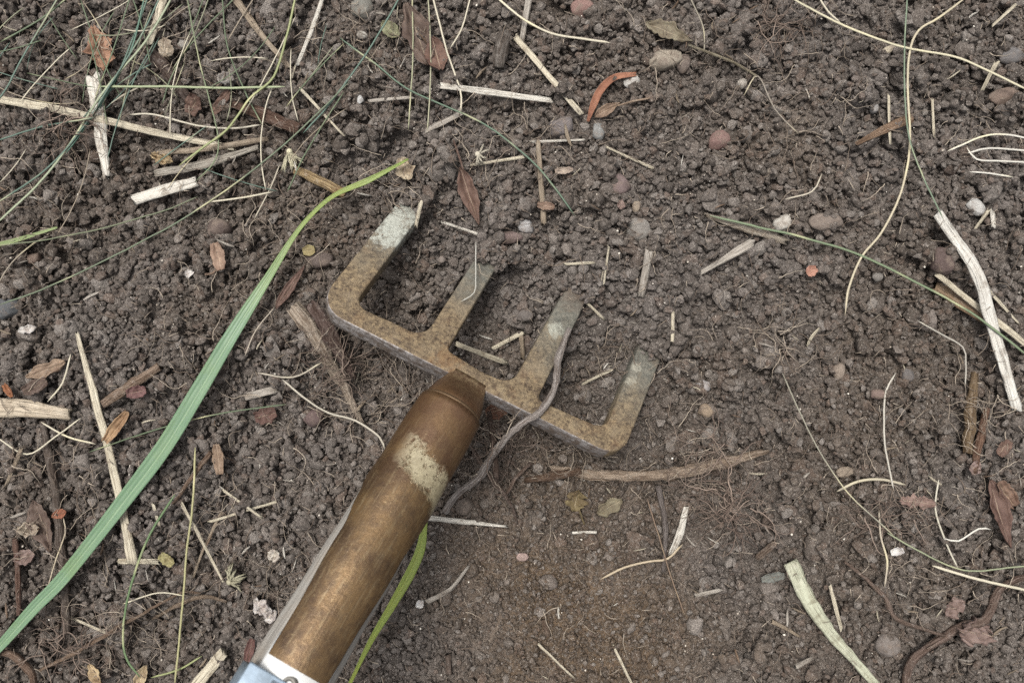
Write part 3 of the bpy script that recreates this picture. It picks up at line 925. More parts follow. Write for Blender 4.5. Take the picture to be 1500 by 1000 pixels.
def sweep_geo(path, wid, hgt, kind='tube', n=8, twist=0.0, ragged=0.0, wob=0.0, seed=0):
    path = np.asarray(path); m = len(path)
    rr = np.random.default_rng(seed)
    T = np.gradient(path, axis=0); T /= np.linalg.norm(T, axis=1)[:, None] + 1e-12
    S = np.cross(T, np.array([0, 0, 1.0])); S /= np.linalg.norm(S, axis=1)[:, None] + 1e-12
    U = np.cross(S, T)
    pr = profile(kind, n); k = len(pr)
    length = np.concatenate([[0], np.cumsum(np.linalg.norm(np.diff(path, axis=0), axis=1))])
    V, UV = [], []
    jag0, jag1 = rr.uniform(-1, 1, k) * ragged, rr.uniform(-1, 1, k) * ragged
    wn = rr.normal(0, wob, (m, k)) if wob else np.zeros((m, k))
    if wob: wn[1:-1] = (wn[:-2] + 2 * wn[1:-1] + wn[2:]) / 3
    for i in range(m):
        ca, sa = math.cos(twist * i / m), math.sin(twist * i / m)
        for q in range(k):
            a = pr[q, 0] * wid[i] / 2 * (1 + wn[i, q]); b = pr[q, 1] * hgt[i] / 2 * (1 + wn[i, q])
            a, b = a * ca - b * sa, a * sa + b * ca
            p = path[i] + S[i] * a + U[i] * b
            if i == 0: p = p - T[i] * abs(jag0[q])
            if i == m - 1: p = p + T[i] * abs(jag1[q])
            V.append(p); UV.append((q / k, length[i]))
    F = []
    for i in range(m - 1):
        for q in range(k):
            F.append((i * k + q, i * k + (q + 1) % k, (i + 1) * k + (q + 1) % k, (i + 1) * k + q))
    F.append(tuple(range(k))[::-1]); F.append(tuple((m - 1) * k + q for q in range(k)))
    return V, F, UV

SEED = [100]
def strand(name, cat, label, pts, w, c, mat=None, kind='tube', flat=0.6, stiff=5, lift=0.0, n=8, step=6, ragged=0.0, wob=0.0, taper=None, twist=0.0, group=None, lay=True, parent=None, wander=0.0, zs=None):
    SEED[0] += 1
    rr = np.random.default_rng(SEED[0])
    px = catmull(pts, step); m = len(px)
    if wander:
        j = rr.normal(0, wander, (m, 2)); j[0] = j[-1] = 0
        px = px + np.stack([np.convolve(np.pad(j[:, q], 2, mode='edge'), np.ones(5) / 5, 'valid') for q in (0, 1)], 1)
    t = np.linspace(0, 1, m)
    if isinstance(w, (list, tuple)): wp = np.interp(t, np.linspace(0, 1, len(w)), w)
    else: wp = np.full(m, float(w))
    if taper: wp = wp * np.interp(t, [0, taper, 1 - taper, 1], [.3, 1, 1, .15])
    path = settle(px, wp.mean() * K * flat / 2, stiff, lift)
    if zs is not None:
        zz = np.interp(t, np.linspace(0, 1, len(zs)), zs); zz = np.convolve(np.pad(zz, 4, mode='edge'), np.ones(9) / 9, 'valid')
        path = np.array([P(a_, b_, c_) for (a_, b_), c_ in zip(px, zz)])
    wid = wp * K * (1 - path[:, 2] / CAM_H); hgt = wid * flat
    V, F, UV = sweep_geo(path, wid, hgt, kind, n, twist, ragged, wob, SEED[0])
    base = np.array([path[m // 2][0], path[m // 2][1], path[m // 2][2]])
    o = link_mesh(name, [v - base for v in V], F, mat or M_STRAW, parent, UV, loc=tuple(base))
    o.color = c
    if cat: tag(o, label, cat, group)
    if lay: mark(path, wid, float(hgt.mean()))
    return o

# colours as they would look in plain daylight
CREAM, WHITE, GREYW, TAN = col(196, 185, 158), col(206, 200, 186), col(166, 157, 144), col(146, 129, 106)
BROWN, DKBR, GREYB, GOLD = col(122, 98, 76), col(84, 68, 56), col(122, 110, 100), col(190, 150, 84)
GRN, TEAL, YGRN, LGRN = col(88, 104, 70), col(82, 108, 92), col(142, 148, 88), col(150, 170, 110)
RED, ORNG, RUST, PINK = col(124, 70, 52), col(176, 104, 62), col(140, 78, 48), col(150, 104, 96)

# --- pebbles: u, v, width px, height px, angle, colour, label
PEBBLES = [
    (853, 14, 38, 30, 10, col(142, 108, 98), "pinkish red pebble at the upper rim beside a thin curved stalk"),
    (975, 88, 50, 40, -10, col(150, 138, 120), "glossy tan pebble lying under the grey withered leaf"),
    (1000, 92, 26, 34, 0, col(118, 104, 94), "brown pebble pressed against the glossy tan pebble"),
    (822, 188, 40, 38, 0, col(112, 104, 102), "round smooth dark grey pebble beyond the end of the diagonal straw"),
    (926, 120, 22, 20, 0, col(178, 174, 166), "small whitish pebble tucked under the curved orange leaf strip"),
    (877, 194, 22, 24, 0, col(136, 136, 132), "small grey pebble just below the curved orange leaf strip"),
    (909, 271, 34, 34, 0, col(120, 101, 97), "round mauve pebble in open soil above the forked tines"),
    (1053, 207, 32, 34, 40, col(134, 102, 94), "dusty red pebble alone in open soil"),
    (935, 336, 36, 50, -10, col(132, 126, 118), "egg-shaped grey pebble standing above the third and fourth tines"),
    (932, 302, 14, 22, 10, col(158, 142, 120), "tiny tan pebble touching the egg-shaped grey pebble"),
    (1146, 328, 30, 26, -20, col(182, 176, 164), "pale cream pebble at the end of the weathered grey stick"),
    (1211, 325, 44, 28, 5, col(126, 112, 100), "flat brown angular stone near the pale cream pebble"),
    (1430, 304, 36, 20, 35, col(182, 180, 174), "elongated pale grey pebble above the long white straw"),
    (1482, 82, 44, 28, 0, col(108, 104, 102), "flat slate grey pebble at the upper side rim"),
    (1470, 142, 44, 26, -8, col(122, 102, 88), "brown three-cornered stone near the side rim"),
    (1300, 942, 36, 46, 0, col(122, 112, 104), "upright oval grey-brown pebble between the folded straw and the brown root"),
    (1228, 542, 20, 32, 8, col(142, 126, 110), "oval tan pebble standing upright in the crumbs"),
    (1034, 602, 24, 24, 30, col(142, 122, 98), "square yellowish brown stone beside the fourth tine's corner"),
    (1030, 566, 20, 22, 20, col(158, 152, 148), "small pale grey pebble just above the square yellowish stone"),
    (530, 12, 38, 32, 0, col(126, 124, 114), "grey-green pebble among the thin grasses at the upper rim"),
    (771, 332, 26, 22, 30, col(168, 166, 164), "small chipped grey-white stone by the second tine's tip"),
    (744, 348, 44, 20, 5, col(122, 102, 96), "mauve flat pebble over the second tine's tip"),
    (770, 462, 24, 24, 0, col(106, 98, 92), "dark grey pebble between the second and third tines"),
    (1087, 122, 17, 18, 0, col(166, 158, 146), "small pale pebble below the thin stalk of the withered leaf"),
    (1285, 578, 22, 18, 10, col(126, 104, 94), "small reddish brown stone in a dark hollow"),
    (1240, 690, 26, 18, -10, col(148, 132, 112), "yellowish chipped stone near the curved pale stalk"),
    (765, 816, 22, 12, 0, col(164, 138, 128), "small pinkish chip on the finely crumbled patch"),
    (683, 742, 34, 28, 10, col(104, 92, 82), "smooth brown pebble beside the foot of the grey twig"),
    (320, 337, 36, 34, 0, col(98, 82, 74), "smooth brown stone below the short white straw piece"),
    (470, 380, 40, 36, 0, col(98, 84, 76), "reddish brown stone between the wide green blade and the first tine"),
    (459, 610, 34, 32, 0, col(102, 82, 78), "round maroon stone below the bark fragment"),
    (50, 380, 20, 20, 0, col(110, 90, 76), "small round brown stone near the side rim"),
    (10, 452, 40, 36, 0, col(88, 90, 92), "slate blue stone cut by the side rim"),
    (1382, 384, 40, 38, 0, col(92, 74, 68), "large dark maroon stone beside the long white straw"),
    (648, 380, 12, 12, 0, col(136, 124, 114), "small round pebble on the second tine"),
    (530, 52, 18, 12, 20, col(182, 178, 166), "tiny whitish pebble by the pale green round leaf"),
    (270, 66, 18, 18, 0, col(150, 144, 134), "small glassy grey pebble beside the crumpled cream scrap"),
    (1285, 405, 18, 16, 0, col(128, 122, 114), "small grey pebble under the long curved stem"),
    (1280, 160, 14, 16, 0, col(150, 146, 142), "small light grey pebble under the thin stalk"),
    (1304, 72, 22, 12, -20, col(180, 168, 142), "yellowish pebble under the long arching stalk"),
    (1330, 550, 22, 20, 0, col(104, 98, 94), "rounded grey pebble beside the thin white root"),
    (528, 146, 10, 14, 0, col(190, 190, 186), "tiny bright white pebble beside a short straw"),
    (1175, 855, 0, 0, 0, None, None),
    (1093, 663, 8, 10, 0, None, None),
    (668, 545, 10, 12, 0, None, None),
]
STONES = []
def stone_mesh(seed):
    bm = bmesh.new(); bmesh.ops.create_icosphere(bm, subdivisions=3, radius=1.0)
    o = Vector((seed * 5.1, seed * 2.3, seed * 1.7)); rnd = random.Random(seed)
    cuts = [(Vector((rnd.gauss(0, 1), rnd.gauss(0, 1), rnd.gauss(0, 1))).normalized(), rnd.uniform(.62, .9)) for _ in range(8)]
    for v in bm.verts:
        p = v.co.copy()
        p = p * (1 + .30 * mnoise.noise(p * .9 + o) + .10 * mnoise.noise(p * 2.2 + o) + .03 * mnoise.noise(p * 6 + o))
        for nn, d in cuts:
            e = p.dot(nn) - d
            if e > 0: p -= nn * e * .8
        v.co = p
    me = bpy.data.meshes.new("stone"); bm.to_mesh(me); bm.free()
    me.polygons.foreach_set("use_smooth", np.ones(len(me.polygons), dtype=bool)); me.materials.append(M_STONE)
    return me
STONES = [stone_mesh(s) for s in range(7)]
def pebble(u, v, w, h, ang, c, label, k, name="pebble"):
    r = min(w, h) * K / 2
    p = P(u, v, 0); z = float(np.mean([top(p[0] + dx * r, p[1] + dy * r) for dx, dy in ((0, 0), (.7, 0), (-.7, 0), (0, .7), (0, -.7))]))
    z = z * .85 - r * .22
    p = P(u, v, z)
    o = bpy.data.objects.new(name, STONES[k % 7]); COL.objects.link(o)
    o.location = p; o.scale = (w * K / 2, h * K / 2, r * .75); o.rotation_euler = (0, 0, -R(ang)); o.color = c
    tag(o, label, "stone" if name == "stone" else "pebble")
    mark([p], [r * 1.6], r * 1.3)
for k, (u, v, w, h, a, c, lab) in enumerate(PEBBLES):
    if lab: pebble(u, v, w, h, a, c, lab, k, "stone" if "stone" in lab or "chip" in lab else "pebble")

# --- straws, stalks, twigs and sticks
def straw(label, pts, w, c, **kw):
    d = dict(kind='strip', flat=0.5, stiff='rigid' if len(pts) == 2 else 6, ragged=0.0022, wob=0.09, n=14, step=7, wander=0.5); d.update(kw)
    return strand("straw", "straw", label, pts, w, c, **d)
def twig(label, pts, w, c, name="twig", cat="twig", **kw):
    d = dict(mat=M_BARK, kind='tube', flat=0.9, stiff=8, ragged=0.0010, wob=0.12, n=12, step=5, wander=1.2); d.update(kw)
    return strand(name, cat, label, pts, w, c, **d)

straw("flattened white straw standing across the long cream stalk, split at its lower end", [(138, 118), (146, 180), (156, 253)], [20, 20, 11], WHITE, ragged=.004)
straw("long cream stalk lying across the crossing white straw from the side rim", [(-20, 143), (60, 156), (150, 176), (250, 199), (338, 216)], [12, 12, 10, 9], CREAM)
straw("pale brown stalk that ends beside the long cream stalk's tip", [(238, 224), (300, 218), (388, 204)], [8, 9, 7], TAN)
straw("cream stalk slanting in from the upper rim near the crumpled scrap", [(240, -12), (230, 30), (219, 62)], [14, 12, 11], CREAM)
straw("brown-tipped tan stalk slanting down from the upper rim", [(338, -10), (384, 52), (422, 97)], [11, 9, 7], TAN)
straw("thin white stalk slanting down from the upper rim to a green joint", [(475, -10), (456, 45), (437, 92)], 6, WHITE, n=10)
straw("short thick white straw piece with a cut end below the grey split straw", [(200, 292), (242, 279), (284, 267)], [15, 17, 16], WHITE)
straw("grey speckled split straw above the short thick white piece", [(230, 254), (300, 240), (374, 217)], [10, 13, 7], col(146, 138, 124))
straw("bright flat white straw lying in the open soil above the round dark pebble", [(649, 126), (730, 137), (804, 147)], [9, 10, 8], WHITE)
straw("straight cream straw pointing diagonally at the round dark pebble", [(757, 57), (850, 165)], [9, 8], CREAM)
straw("grey-tan stalk entering from the upper rim above the diagonal straw", [(776, -10), (765, 56)], [10, 8], GREYW)
straw("tan straw standing straight up between the narrow brown leaf and the egg-shaped pebble", [(789, 212), (796, 323)], [7, 8], TAN)
straw("short pale sliver below the small grey pebble", [(892, 217), (953, 245)], [3, 5], CREAM, n=10)
straw("small pale straw crossed by a thinner stalk above the narrow brown leaf", [(684, 243), (762, 231)], [4, 5], CREAM, n=10)
straw("thin pale straw crossing just below the round dark pebble", [(782, 208), (852, 205)], [4, 3], WHITE, n=10)
straw("short frayed straw with a pinkish end beside the withered husk", [(628, 190), (672, 168)], [9, 7], GREYW)
straw("short greyish white stick standing alone above the fourth tine", [(951, 370), (940, 429)], [12, 10], GREYW)
straw("split greyish straw below the weathered stick near the pale cream pebble", [(1028, 399), (1099, 357)], [6, 13], GREYW, ragged=.004)
straw("thin tan sliver under the long white straw", [(1375, 421), (1408, 445), (1441, 468)], [14, 17, 14], col(134, 108, 78))
straw("slender cream straw that passes beneath the long white straw", [(1375, 404), (1440, 455), (1510, 510)], [8, 9, 9], CREAM)
straw("thin cream sliver branching off beyond the long white straw", [(1446, 424), (1490, 471)], [6, 3], CREAM, n=10)
straw("long bright white bent straw, the longest of its kind", [(1377, 318), (1404, 357), (1428, 393), (1440, 425), (1448, 458), (1468, 527), (1488, 595)], [15, 16, 18, 18, 17, 16, 15], col(206, 202, 191), ragged=.003, lift=.001, wander=0, stiff=10)
straw("short white straw piercing the soil beside the shredded brown root mass", [(1004, 746), (996, 780), (984, 808)], [8, 12, 9], WHITE)
straw("long cream straw that runs beneath the wide green blade", [(114, 492), (140, 585), (162, 670), (184, 768), (194, 820)], [6, 11, 12, 12, 16], CREAM)
straw("short pale cross piece at the foot of the long cream straw", [(178, 822), (230, 822)], [8, 8], CREAM)
straw("broad weathered straw end jutting in from the side rim above the grey twig", [(-15, 596), (45, 599), (96, 606)], [30, 26, 16], col(186, 170, 144), ragged=.004)
straw("thick white straw stub sticking up at the lower rim", [(286, 1005), (325, 957)], [17, 16], CREAM)
straw("pale green straw between the second and third tines", [(670, 504), (742, 531)], [7, 8], CREAM, stiff=4)
straw("split pale straw pointing at the second tine's root", [(726, 508), (763, 488)], [6, 7], CREAM)
straw("short tan straw standing upright by the third tine's root", [(764, 497), (766, 522)], [7, 6], TAN)
straw("white straw emerging from under the wooden shaft", [(622, 757), (680, 764), (738, 770)], [8, 8, 3], WHITE)
straw("small pale flat chip of straw between the bark and the wide green blade", [(364, 580), (402, 571)], [11, 12], GREYW)
straw("short thin white straw across the damp patch", [(840, 780), (870, 779)], [4, 4], WHITE, n=10)
straw("short pale straw on a tangle of straws below the third tine tip", [(830, 387), (867, 385)], [4, 4], CREAM, n=10)
straw("pale straw beside the third tine tip, pointing down at the soil", [(861, 445), (882, 465)], [4, 4], CREAM, n=10)
straw("upright sliver of pale straw right above the third tine", [(891, 366), (885, 412)], [3, 3], CREAM, n=10)
straw("vertical greenish straw above the fourth tine's tip", [(986, 458), (985, 496)], [5, 5], CREAM, n=10)
straw("thin pale straw inside the gap before the fourth tine", [(893, 543), (854, 562)], [4, 4], CREAM, n=10)
straw("slim pale straw near the first tine tip, standing in soil", [(616, 300), (610, 328)], [6, 5], CREAM)
straw("pale straw lying between the first and second tine tips", [(648, 325), (697, 342)], [4, 4], WHITE, n=10)
straw("short white cut straw near the elongated pale pebble", [(1454, 313), (1455, 328)], [7, 7], WHITE)
straw("slanting cream straw under the elongated pale pebble", [(1446, 311), (1427, 337)], [6, 4], CREAM, n=10)
straw("thin cream straw across a group of short stalks at the open soil", [(1302, 144), (1304, 208)], [4, 4], CREAM, n=10)
straw("lone cream straw that stands beside the brown flat sliver", [(1366, 150), (1368, 196)], [4, 4], CREAM, n=10)
straw("cream straw bits at the upper side rim, slanting", [(1485, 10), (1457, 35)], [5, 4], CREAM, n=10)
straw("pale stalk under the three-cornered stone", [(1458, 95), (1438, 135)], [7, 5], CREAM)
straw("pale straw forming the lower arm of a short cross", [(440, 130), (500, 195)], [5, 3], CREAM, n=10)
straw("short pale straw by the tiny bright white pebble", [(543, 148), (600, 143)], [5, 5], GREYW, n=10)
straw("pale flat stalk lying near the foot of the wide green blade", [(225, 740), (232, 765)], [5, 5], CREAM, n=10)
straw("cream straw below the long cream straw's foot, pointing to the lower rim", [(100, 902), (168, 932)], [5, 4], CREAM, n=10)
straw("long pale stalk slanting beside the pale tuft", [(268, 740), (300, 800), (325, 848)], [5, 5, 4], CREAM, n=10)
straw("cream stalk crossing the long pale stalk over the pale tuft", [(322, 755), (300, 800), (284, 842)], [5, 4, 4], TAN, n=10)
straw("short cream stalk crossing near the pale frayed clump", [(310, 763), (400, 736)], [4, 4], CREAM, n=10)
straw("pale stalk ending in the shell fragments near the shaft", [(330, 720), (380, 755)], [4, 4], CREAM, n=10)
straw("pale straw on the crumbled soil beside the green thin blade", [(628, 880), (660, 862), (684, 832)], [8, 6, 4], GREYW)
straw("thin straw lying flat on the damp soil at the lower rim", [(792, 946), (838, 990)], [4, 3], CREAM, n=10)
straw("thin pale straw slanting to the lower rim on the damp soil", [(900, 948), (925, 1000)], [4, 4], CREAM, n=10)
straw("short yellowish straw on fine soil below the folded straw", [(1135, 912), (1168, 930)], [6, 4], TAN, n=10)
straw("pale stick between the folded straw and the pebble", [(1217, 862), (1224, 890), (1232, 918)], [5, 6, 6], CREAM, n=10)
straw("pale shred under the folded straw's bend", [(1167, 975), (1186, 965)], [8, 7], GREYW)
straw("stubby pale stick lying left of the folded straw's flat end", [(1022, 871), (1052, 864)], [6, 6], GREYW)
straw("cream stub sitting in the soil beside the white straw", [(30, 660), (10, 708)], [6, 5], TAN, n=10)
straw("folded pale green straw, flat at its cut end and narrowing to the lower rim", [(1160, 826), (1183, 878), (1215, 925), (1250, 965), (1290, 1010)], [22, 24, 19, 13, 13], col(174, 176, 148), ragged=.002, lift=.001)

strand("bark_shred", "bark", "thin brown flat sliver of wood beneath the long curved stem", [(1258, 209), (1295, 190), (1332, 174)], [6, 13, 15], col(146, 118, 92), mat=M_BARK, kind='strip', flat=.35, stiff='rigid', ragged=.002, n=14)
strand("wood_stick", "stick", "weathered grey stick ending at the pale cream pebble", [(1042, 318), (1090, 333), (1146, 352)], [6, 15, 10], col(164, 152, 134), mat=M_BARK, kind='strip', flat=.6, stiff='rigid', ragged=.004, n=14, wob=.1)
twig("knobbly brown branch lying below the crossbar, thick and gently bent", [(812, 686), (850, 692), (900, 697), (960, 695), (1010, 690), (1055, 679), (1116, 662)], [9, 15, 16, 16, 19, 16, 8], col(160, 140, 118), name="branch", cat="branch", wob=.16, ragged=.003)
twig("flat brown root end beneath the knobbly branch", [(770, 703), (810, 697), (850, 689)], [8, 14, 10], col(104, 82, 64), flat=.6)
twig("crooked grey twig draped over the crossbar and the third tine", [(652, 748), (672, 722), (704, 696), (730, 655), (762, 622), (796, 598), (813, 566), (819, 520), (834, 484)], [11, 9, 12, 10, 10, 11, 9, 10, 8], col(160, 150, 142), wob=.12,
     zs=[.003, .005, .012, .026, .037] + [float(on_plate(a, b)[2]) + h for a, b, h in ((796, 598, .0032), (813, 566, .0030), (819, 520, .0032), (834, 484, .0024))])
twig("short dark side shoot hanging under the crossbar", [(714, 598), (722, 640), (728, 700)], [8, 10, 9], col(88, 72, 62))
twig("pale torn bark fragment beside the crossbar's corner", [(440, 462), (468, 502), (498, 556), (525, 610)], [25, 19, 15, 8], col(164, 148, 128), name="bark_fragment", cat="bark", ragged=.006, flat=.55, wob=.2)
twig("dark brown bark strip lying over the pale bark fragment", [(458, 450), (484, 492), (512, 545)], [20, 22, 12], col(100, 82, 74), name="bark_fragment", cat="bark", ragged=.004, flat=.5, wob=.2, lift=.0015)
twig("dark grey twig running under the wide green blade near the side rim", [(62, 618), (78, 700), (90, 800), (96, 870), (98, 925)], [9, 12, 13, 13, 11], col(104, 92, 82))
twig("greyish brown flat stick beside the long cream straw", [(152, 592), (190, 566), (232, 538)], [12, 15, 13], col(140, 118, 98), flat=.6)
twig("spotted golden brown twig standing in a hollow under the long white straw", [(1428, 548), (1422, 600), (1418, 662)], [10, 17, 14], col(128, 106, 76), wob=.15)
twig("brown smooth twig leaning against the spotted golden twig", [(1444, 600), (1436, 640), (1428, 690)], [9, 12, 7], col(124, 94, 74))
twig("thick crooked brown root across the pinkish crumpled leaf", [(1510, 842), (1465, 862), (1443, 905), (1400, 922), (1350, 955), (1332, 975), (1326, 1010)], [9, 10, 13, 14, 12, 12, 12], col(118, 98, 86), name="root", cat="root")
twig("slim brown root joining the thick crooked one", [(1238, 823), (1270, 848), (1293, 872), (1312, 905), (1350, 920), (1382, 930)], [4, 6, 7, 7, 6, 4], col(130, 110, 96), name="root", cat="root")
twig("golden yellow stalk piece touching the thin tip of the wide green blade", [(434, 250), (465, 264), (505, 284)], [11, 15, 15], col(170, 144, 98), flat=.7)
twig("dark brown bark chip under crossing thin grasses", [(340, 152), (385, 168), (436, 188)], [10, 20, 16], col(104, 80, 66), name="bark_fragment", cat="bark", flat=.5)
twig("dark decayed stick half buried among the crossing grasses", [(215, 68), (245, 105), (275, 145)], [18, 20, 14], col(92, 78, 70), flat=.6)
twig("grey stub of stick standing in soil above the bright flat straw", [(742, 48), (732, 75), (730, 98)], [16, 24, 18], col(104, 96, 88), flat=.7)
twig("slender grey twig rooting down beneath the knobbly branch", [(964, 712), (972, 745), (974, 790), (972, 835)], [9, 8, 7, 5], col(122, 112, 106))
twig("brown forked twig in the weeds near the wide green blade", [(308, 664), (280, 700), (255, 735)], [8, 7, 4], col(130, 106, 86))
twig("curved brown root rising among the weeds at the lower rim", [(60, 980), (110, 955), (170, 920), (215, 895), (265, 868), (292, 868)], [5, 6, 6, 5, 4, 3], col(142, 118, 96), name="root", cat="root")
twig("dark brown root looping under the wide green blade's foot", [(0, 955), (20, 960), (45, 985), (50, 1010)], [8, 12, 10, 9], col(126, 102, 84), name="root", cat="root")
twig("thin tan root curling into the soil beside the bark fragment", [(330, 880), (300, 874), (262, 885), (225, 905)], [4, 6, 6, 4], col(146, 126, 104), name="root", cat="root")
twig("brown stem lying upright by the withered brown leaf", [(22, 790), (26, 840), (28, 898)], [7, 8, 6], col(120, 92, 78))
twig("short brown stick resting beside a small pinkish chip on fine soil", [(795, 908), (802, 930)], [7, 8], col(132, 112, 94))
twig("stubby grey-brown stick on the fine soil by the lower rim", [(656, 960), (658, 985)], [9, 8], col(116, 100, 88))
twig("small pale chip of wood in the gritty soil near the shredded root mass", [(1135, 795), (1112, 815)], [9, 12], col(132, 114, 98))
twig("dark brown root crossing beneath the two olive leaves", [(690, 655), (720, 700), (748, 738), (758, 765)], [5, 8, 6, 3], col(118, 100, 88), name="root", cat="root")
twig("thin wavy root above the two olive leaves", [(775, 680), (755, 700), (742, 722), (728, 724)], [5, 6, 5, 3], col(126, 106, 92), name="root", cat="root")

# --- withered leaves and papery scraps
def leaf(label, u, v, length, width, ang, c, shape='oval', curl=.5, fold=.3, rag=.12, tilt=(0, 0), lift=.0006, name="dry_leaf", cat="dry leaf", stalk=None, crumple=.12, mat=None):
    SEED[0] += 1; s = SEED[0]; rr = random.Random(s)
    nu, nv = 22, 12
    L, W = length * K, width * K / 2
    o = Vector((s * 1.7, s * .9, 0))
    V, UV, F = [], [], []
    for i in range(nu + 1):
        t = i / nu
        if shape == 'oval': w = math.sin(math.pi * min(1, max(0, t * .96 + .02))) ** .75
        elif shape == 'lance': w = math.sin(math.pi * (t * .97 + .015) ** .8) ** 1.1
        elif shape == 'shred': w = .55 + .45 * math.sin(math.pi * t)
        else: w = math.sin(math.pi * (t * .96 + .02)) ** .6 * (.84 + .16 * math.cos(t * 13 + s))    # lobed
        for j in range(nv + 1):
            q = j / nv * 2 - 1
            e = w * (1 + rag * 2.2 * mnoise.noise(Vector((t * 7, (1 if q > 0 else -1) * 3.1, s))) * abs(q) + rag * mnoise.noise(Vector((t * 21, (1 if q > 0 else -1) * 1.7, s))) * abs(q))
            y = q * W * e
            tt = (t - .5) * L * (1 + rag * .5 * mnoise.noise(Vector((q * 2.5, s, 0))) * (1 if t > .8 or t < .2 else 0))
            z = W * (fold * abs(q) * w + curl * (1.2 * (t - .5) ** 2 * 2 - .2) + crumple * 3.0 * mnoise.noise(Vector((t * 4.5, q * 2.2, s))) + crumple * 1.2 * mnoise.noise(Vector((t * 11, q * 5, s))))
            V.append((tt, y, z)); UV.append((j / nv, t * L))
    for i in range(nu):
        for j in range(nv):
            a = i * (nv + 1) + j; F.append((a, a + nv + 1, a + nv + 2, a + 1))
    ca, sa = math.cos(R(ang)), math.sin(R(ang))
    p = P(u, v, 0.002)
    hs = [top(p[0] + ca * x * L - sa * y * W, p[1] + sa * x * L + ca * y * W) for x in (-.4, -.15, .15, .4) for y in (-.5, .5)]
    # tilt to the slope of what is below
    z0 = .55 * float(np.mean(hs)) + .45 * max(hs) + lift + crumple * W * .5
    p = P(u, v, z0)
    ob = link_mesh(name, V, F, mat or M_LEAF, None, UV, loc=tuple(p))
    sl = (float(np.mean(hs[4:])) - float(np.mean(hs[:4]))) / (.55 * L)
    ob.rotation_euler = (R(tilt[0]), -math.atan(max(-.5, min(.5, sl))) + R(tilt[1]), R(ang))
    sd = ob.modifiers.new("thickness", 'SOLIDIFY'); sd.thickness = 0.00022; sd.offset = 0
    ob.color = c
    tag(ob, label, cat)
    if stalk:
        st_px, st_w = stalk
        SEED[0] += 1
        px = catmull(st_px, 5); path = settle(px, st_w * K * .4, 6, .0004)
        wid = np.full(len(path), st_w * K)
        V2, F2, UV2 = sweep_geo(path, wid, wid * .8, 'tube', 7, 0, 0, .1, SEED[0])
        inv = ob.rotation_euler.to_matrix().transposed()
        k_ = link_mesh("leaf_stalk", [tuple(inv @ (Vector(q) - Vector(p))) for q in V2], F2, M_STRAW, ob, UV2); k_.color = c
    mark([p], [W * 1.4], W * .3)
    return ob

LT, LB, LO, LR, LP = col(146, 122, 98), col(104, 86, 74), col(164, 122, 92), col(110, 84, 70), col(136, 114, 104)
leaf("bright orange-brown torn leaf lying among the green grasses", 148, 72, 62, 36, -78, LO, 'oval', rag=.35)
leaf("small rust-coloured leaf piece between the crossing grasses", 284, 153, 30, 26, 60, LR, 'shred')
leaf("narrow reddish leaf scrap just beside the small rust piece", 325, 150, 44, 16, 40, LR, 'shred')
leaf("large curled brown leaf with a rusty underside at the upper rim", 612, 52, 90, 44, -70, LB, 'lobed', curl=.6, fold=.5)
leaf("brown curled leaf lobe folded beneath the large curled leaf", 640, 82, 54, 34, -75, col(110, 82, 68), 'oval', curl=.9)
leaf("narrow reddish brown leaf with a pale midrib, standing on its tip", 688, 288, 88, 26, -72, col(112, 86, 72), 'lance', fold=.7, stalk=([(664, 205), (672, 228), (679, 250)], 3))
leaf("tan shrivelled leaf below the curved orange strip", 890, 161, 40, 16, 25, LT, 'lance', fold=.6, stalk=([(905, 155), (930, 148), (952, 144)], 3))
leaf("tiny bright terracotta chip alone on the grey crumbs", 1188, 397, 17, 16, 30, col(176, 124, 100), 'shred', crumple=.05)
leaf("pale brown curled leaf above the broad straw end", 68, 541, 54, 24, 25, LT, 'lobed', curl=.6)
leaf("dark pinkish scrap under the pale brown curled leaf", 52, 566, 34, 20, 30, LB, 'shred')
leaf("twisted tan leaf roll beside the long cream straw", 173, 625, 54, 16, 52, col(164, 130, 90), 'shred', fold=1.0)
leaf("large withered brown leaf beside the dark grey twig", 64, 770, 80, 34, -70, LB, 'lance', fold=.6)
leaf("small orange-brown curl clinging to the dark grey twig", 88, 752, 22, 14, 20, col(158, 98, 66), 'oval', curl=.9)
leaf("pinkish round leaf by the foot of the withered brown leaf", 36, 815, 30, 22, 15, LP, 'oval')
leaf("olive brown lobed leaf nearest the grey twig's foot", 844, 732, 32, 34, 80, col(116, 100, 62), 'lobed', rag=.25, stalk=([(848, 745), (852, 757), (856, 768)], 3))
leaf("olive leaf with a pale vein near the lobed olive leaf", 893, 742, 42, 26, 28, col(120, 110, 84), 'lobed')
leaf("dusty pink leaf scrap below the spotted golden twig", 1427, 685, 26, 22, -20, LP, 'oval')
leaf("long dark brown withered leaf hanging at the side rim", 1464, 752, 96, 26, -80, col(104, 78, 66), 'lance', fold=.7)
leaf("brown folded leaf piece over the long dark withered leaf", 1472, 722, 50, 22, -50, col(132, 104, 84), 'shred', fold=.8)
leaf("crumpled pinkish leaf beneath the thick crooked root", 1424, 925, 66, 44, -15, col(134, 112, 102), 'lobed', crumple=.3, curl=.5)
leaf("pale pink curled scrap above the crumpled pinkish leaf", 1396, 890, 34, 28, 35, LP, 'lobed', crumple=.3)
leaf("thin dark brown blade of dead leaf beside the wide green blade", 426, 420, 76, 14, 57, col(110, 84, 72), 'lance', fold=.6)
leaf("small tan torn leaf standing in crumbs above the wide green blade", 320, 376, 40, 20, -75, col(150, 122, 100), 'shred', stalk=([(318, 392), (312, 400), (300, 402)], 3))
leaf("reddish brown leaf chip below the wide green blade", 390, 608, 32, 24, 15, col(104, 76, 66), 'shred')
leaf("rusty leaf piece tucked under the socket's neck", 726, 602, 34, 24, 15, col(116, 80, 58), 'shred')
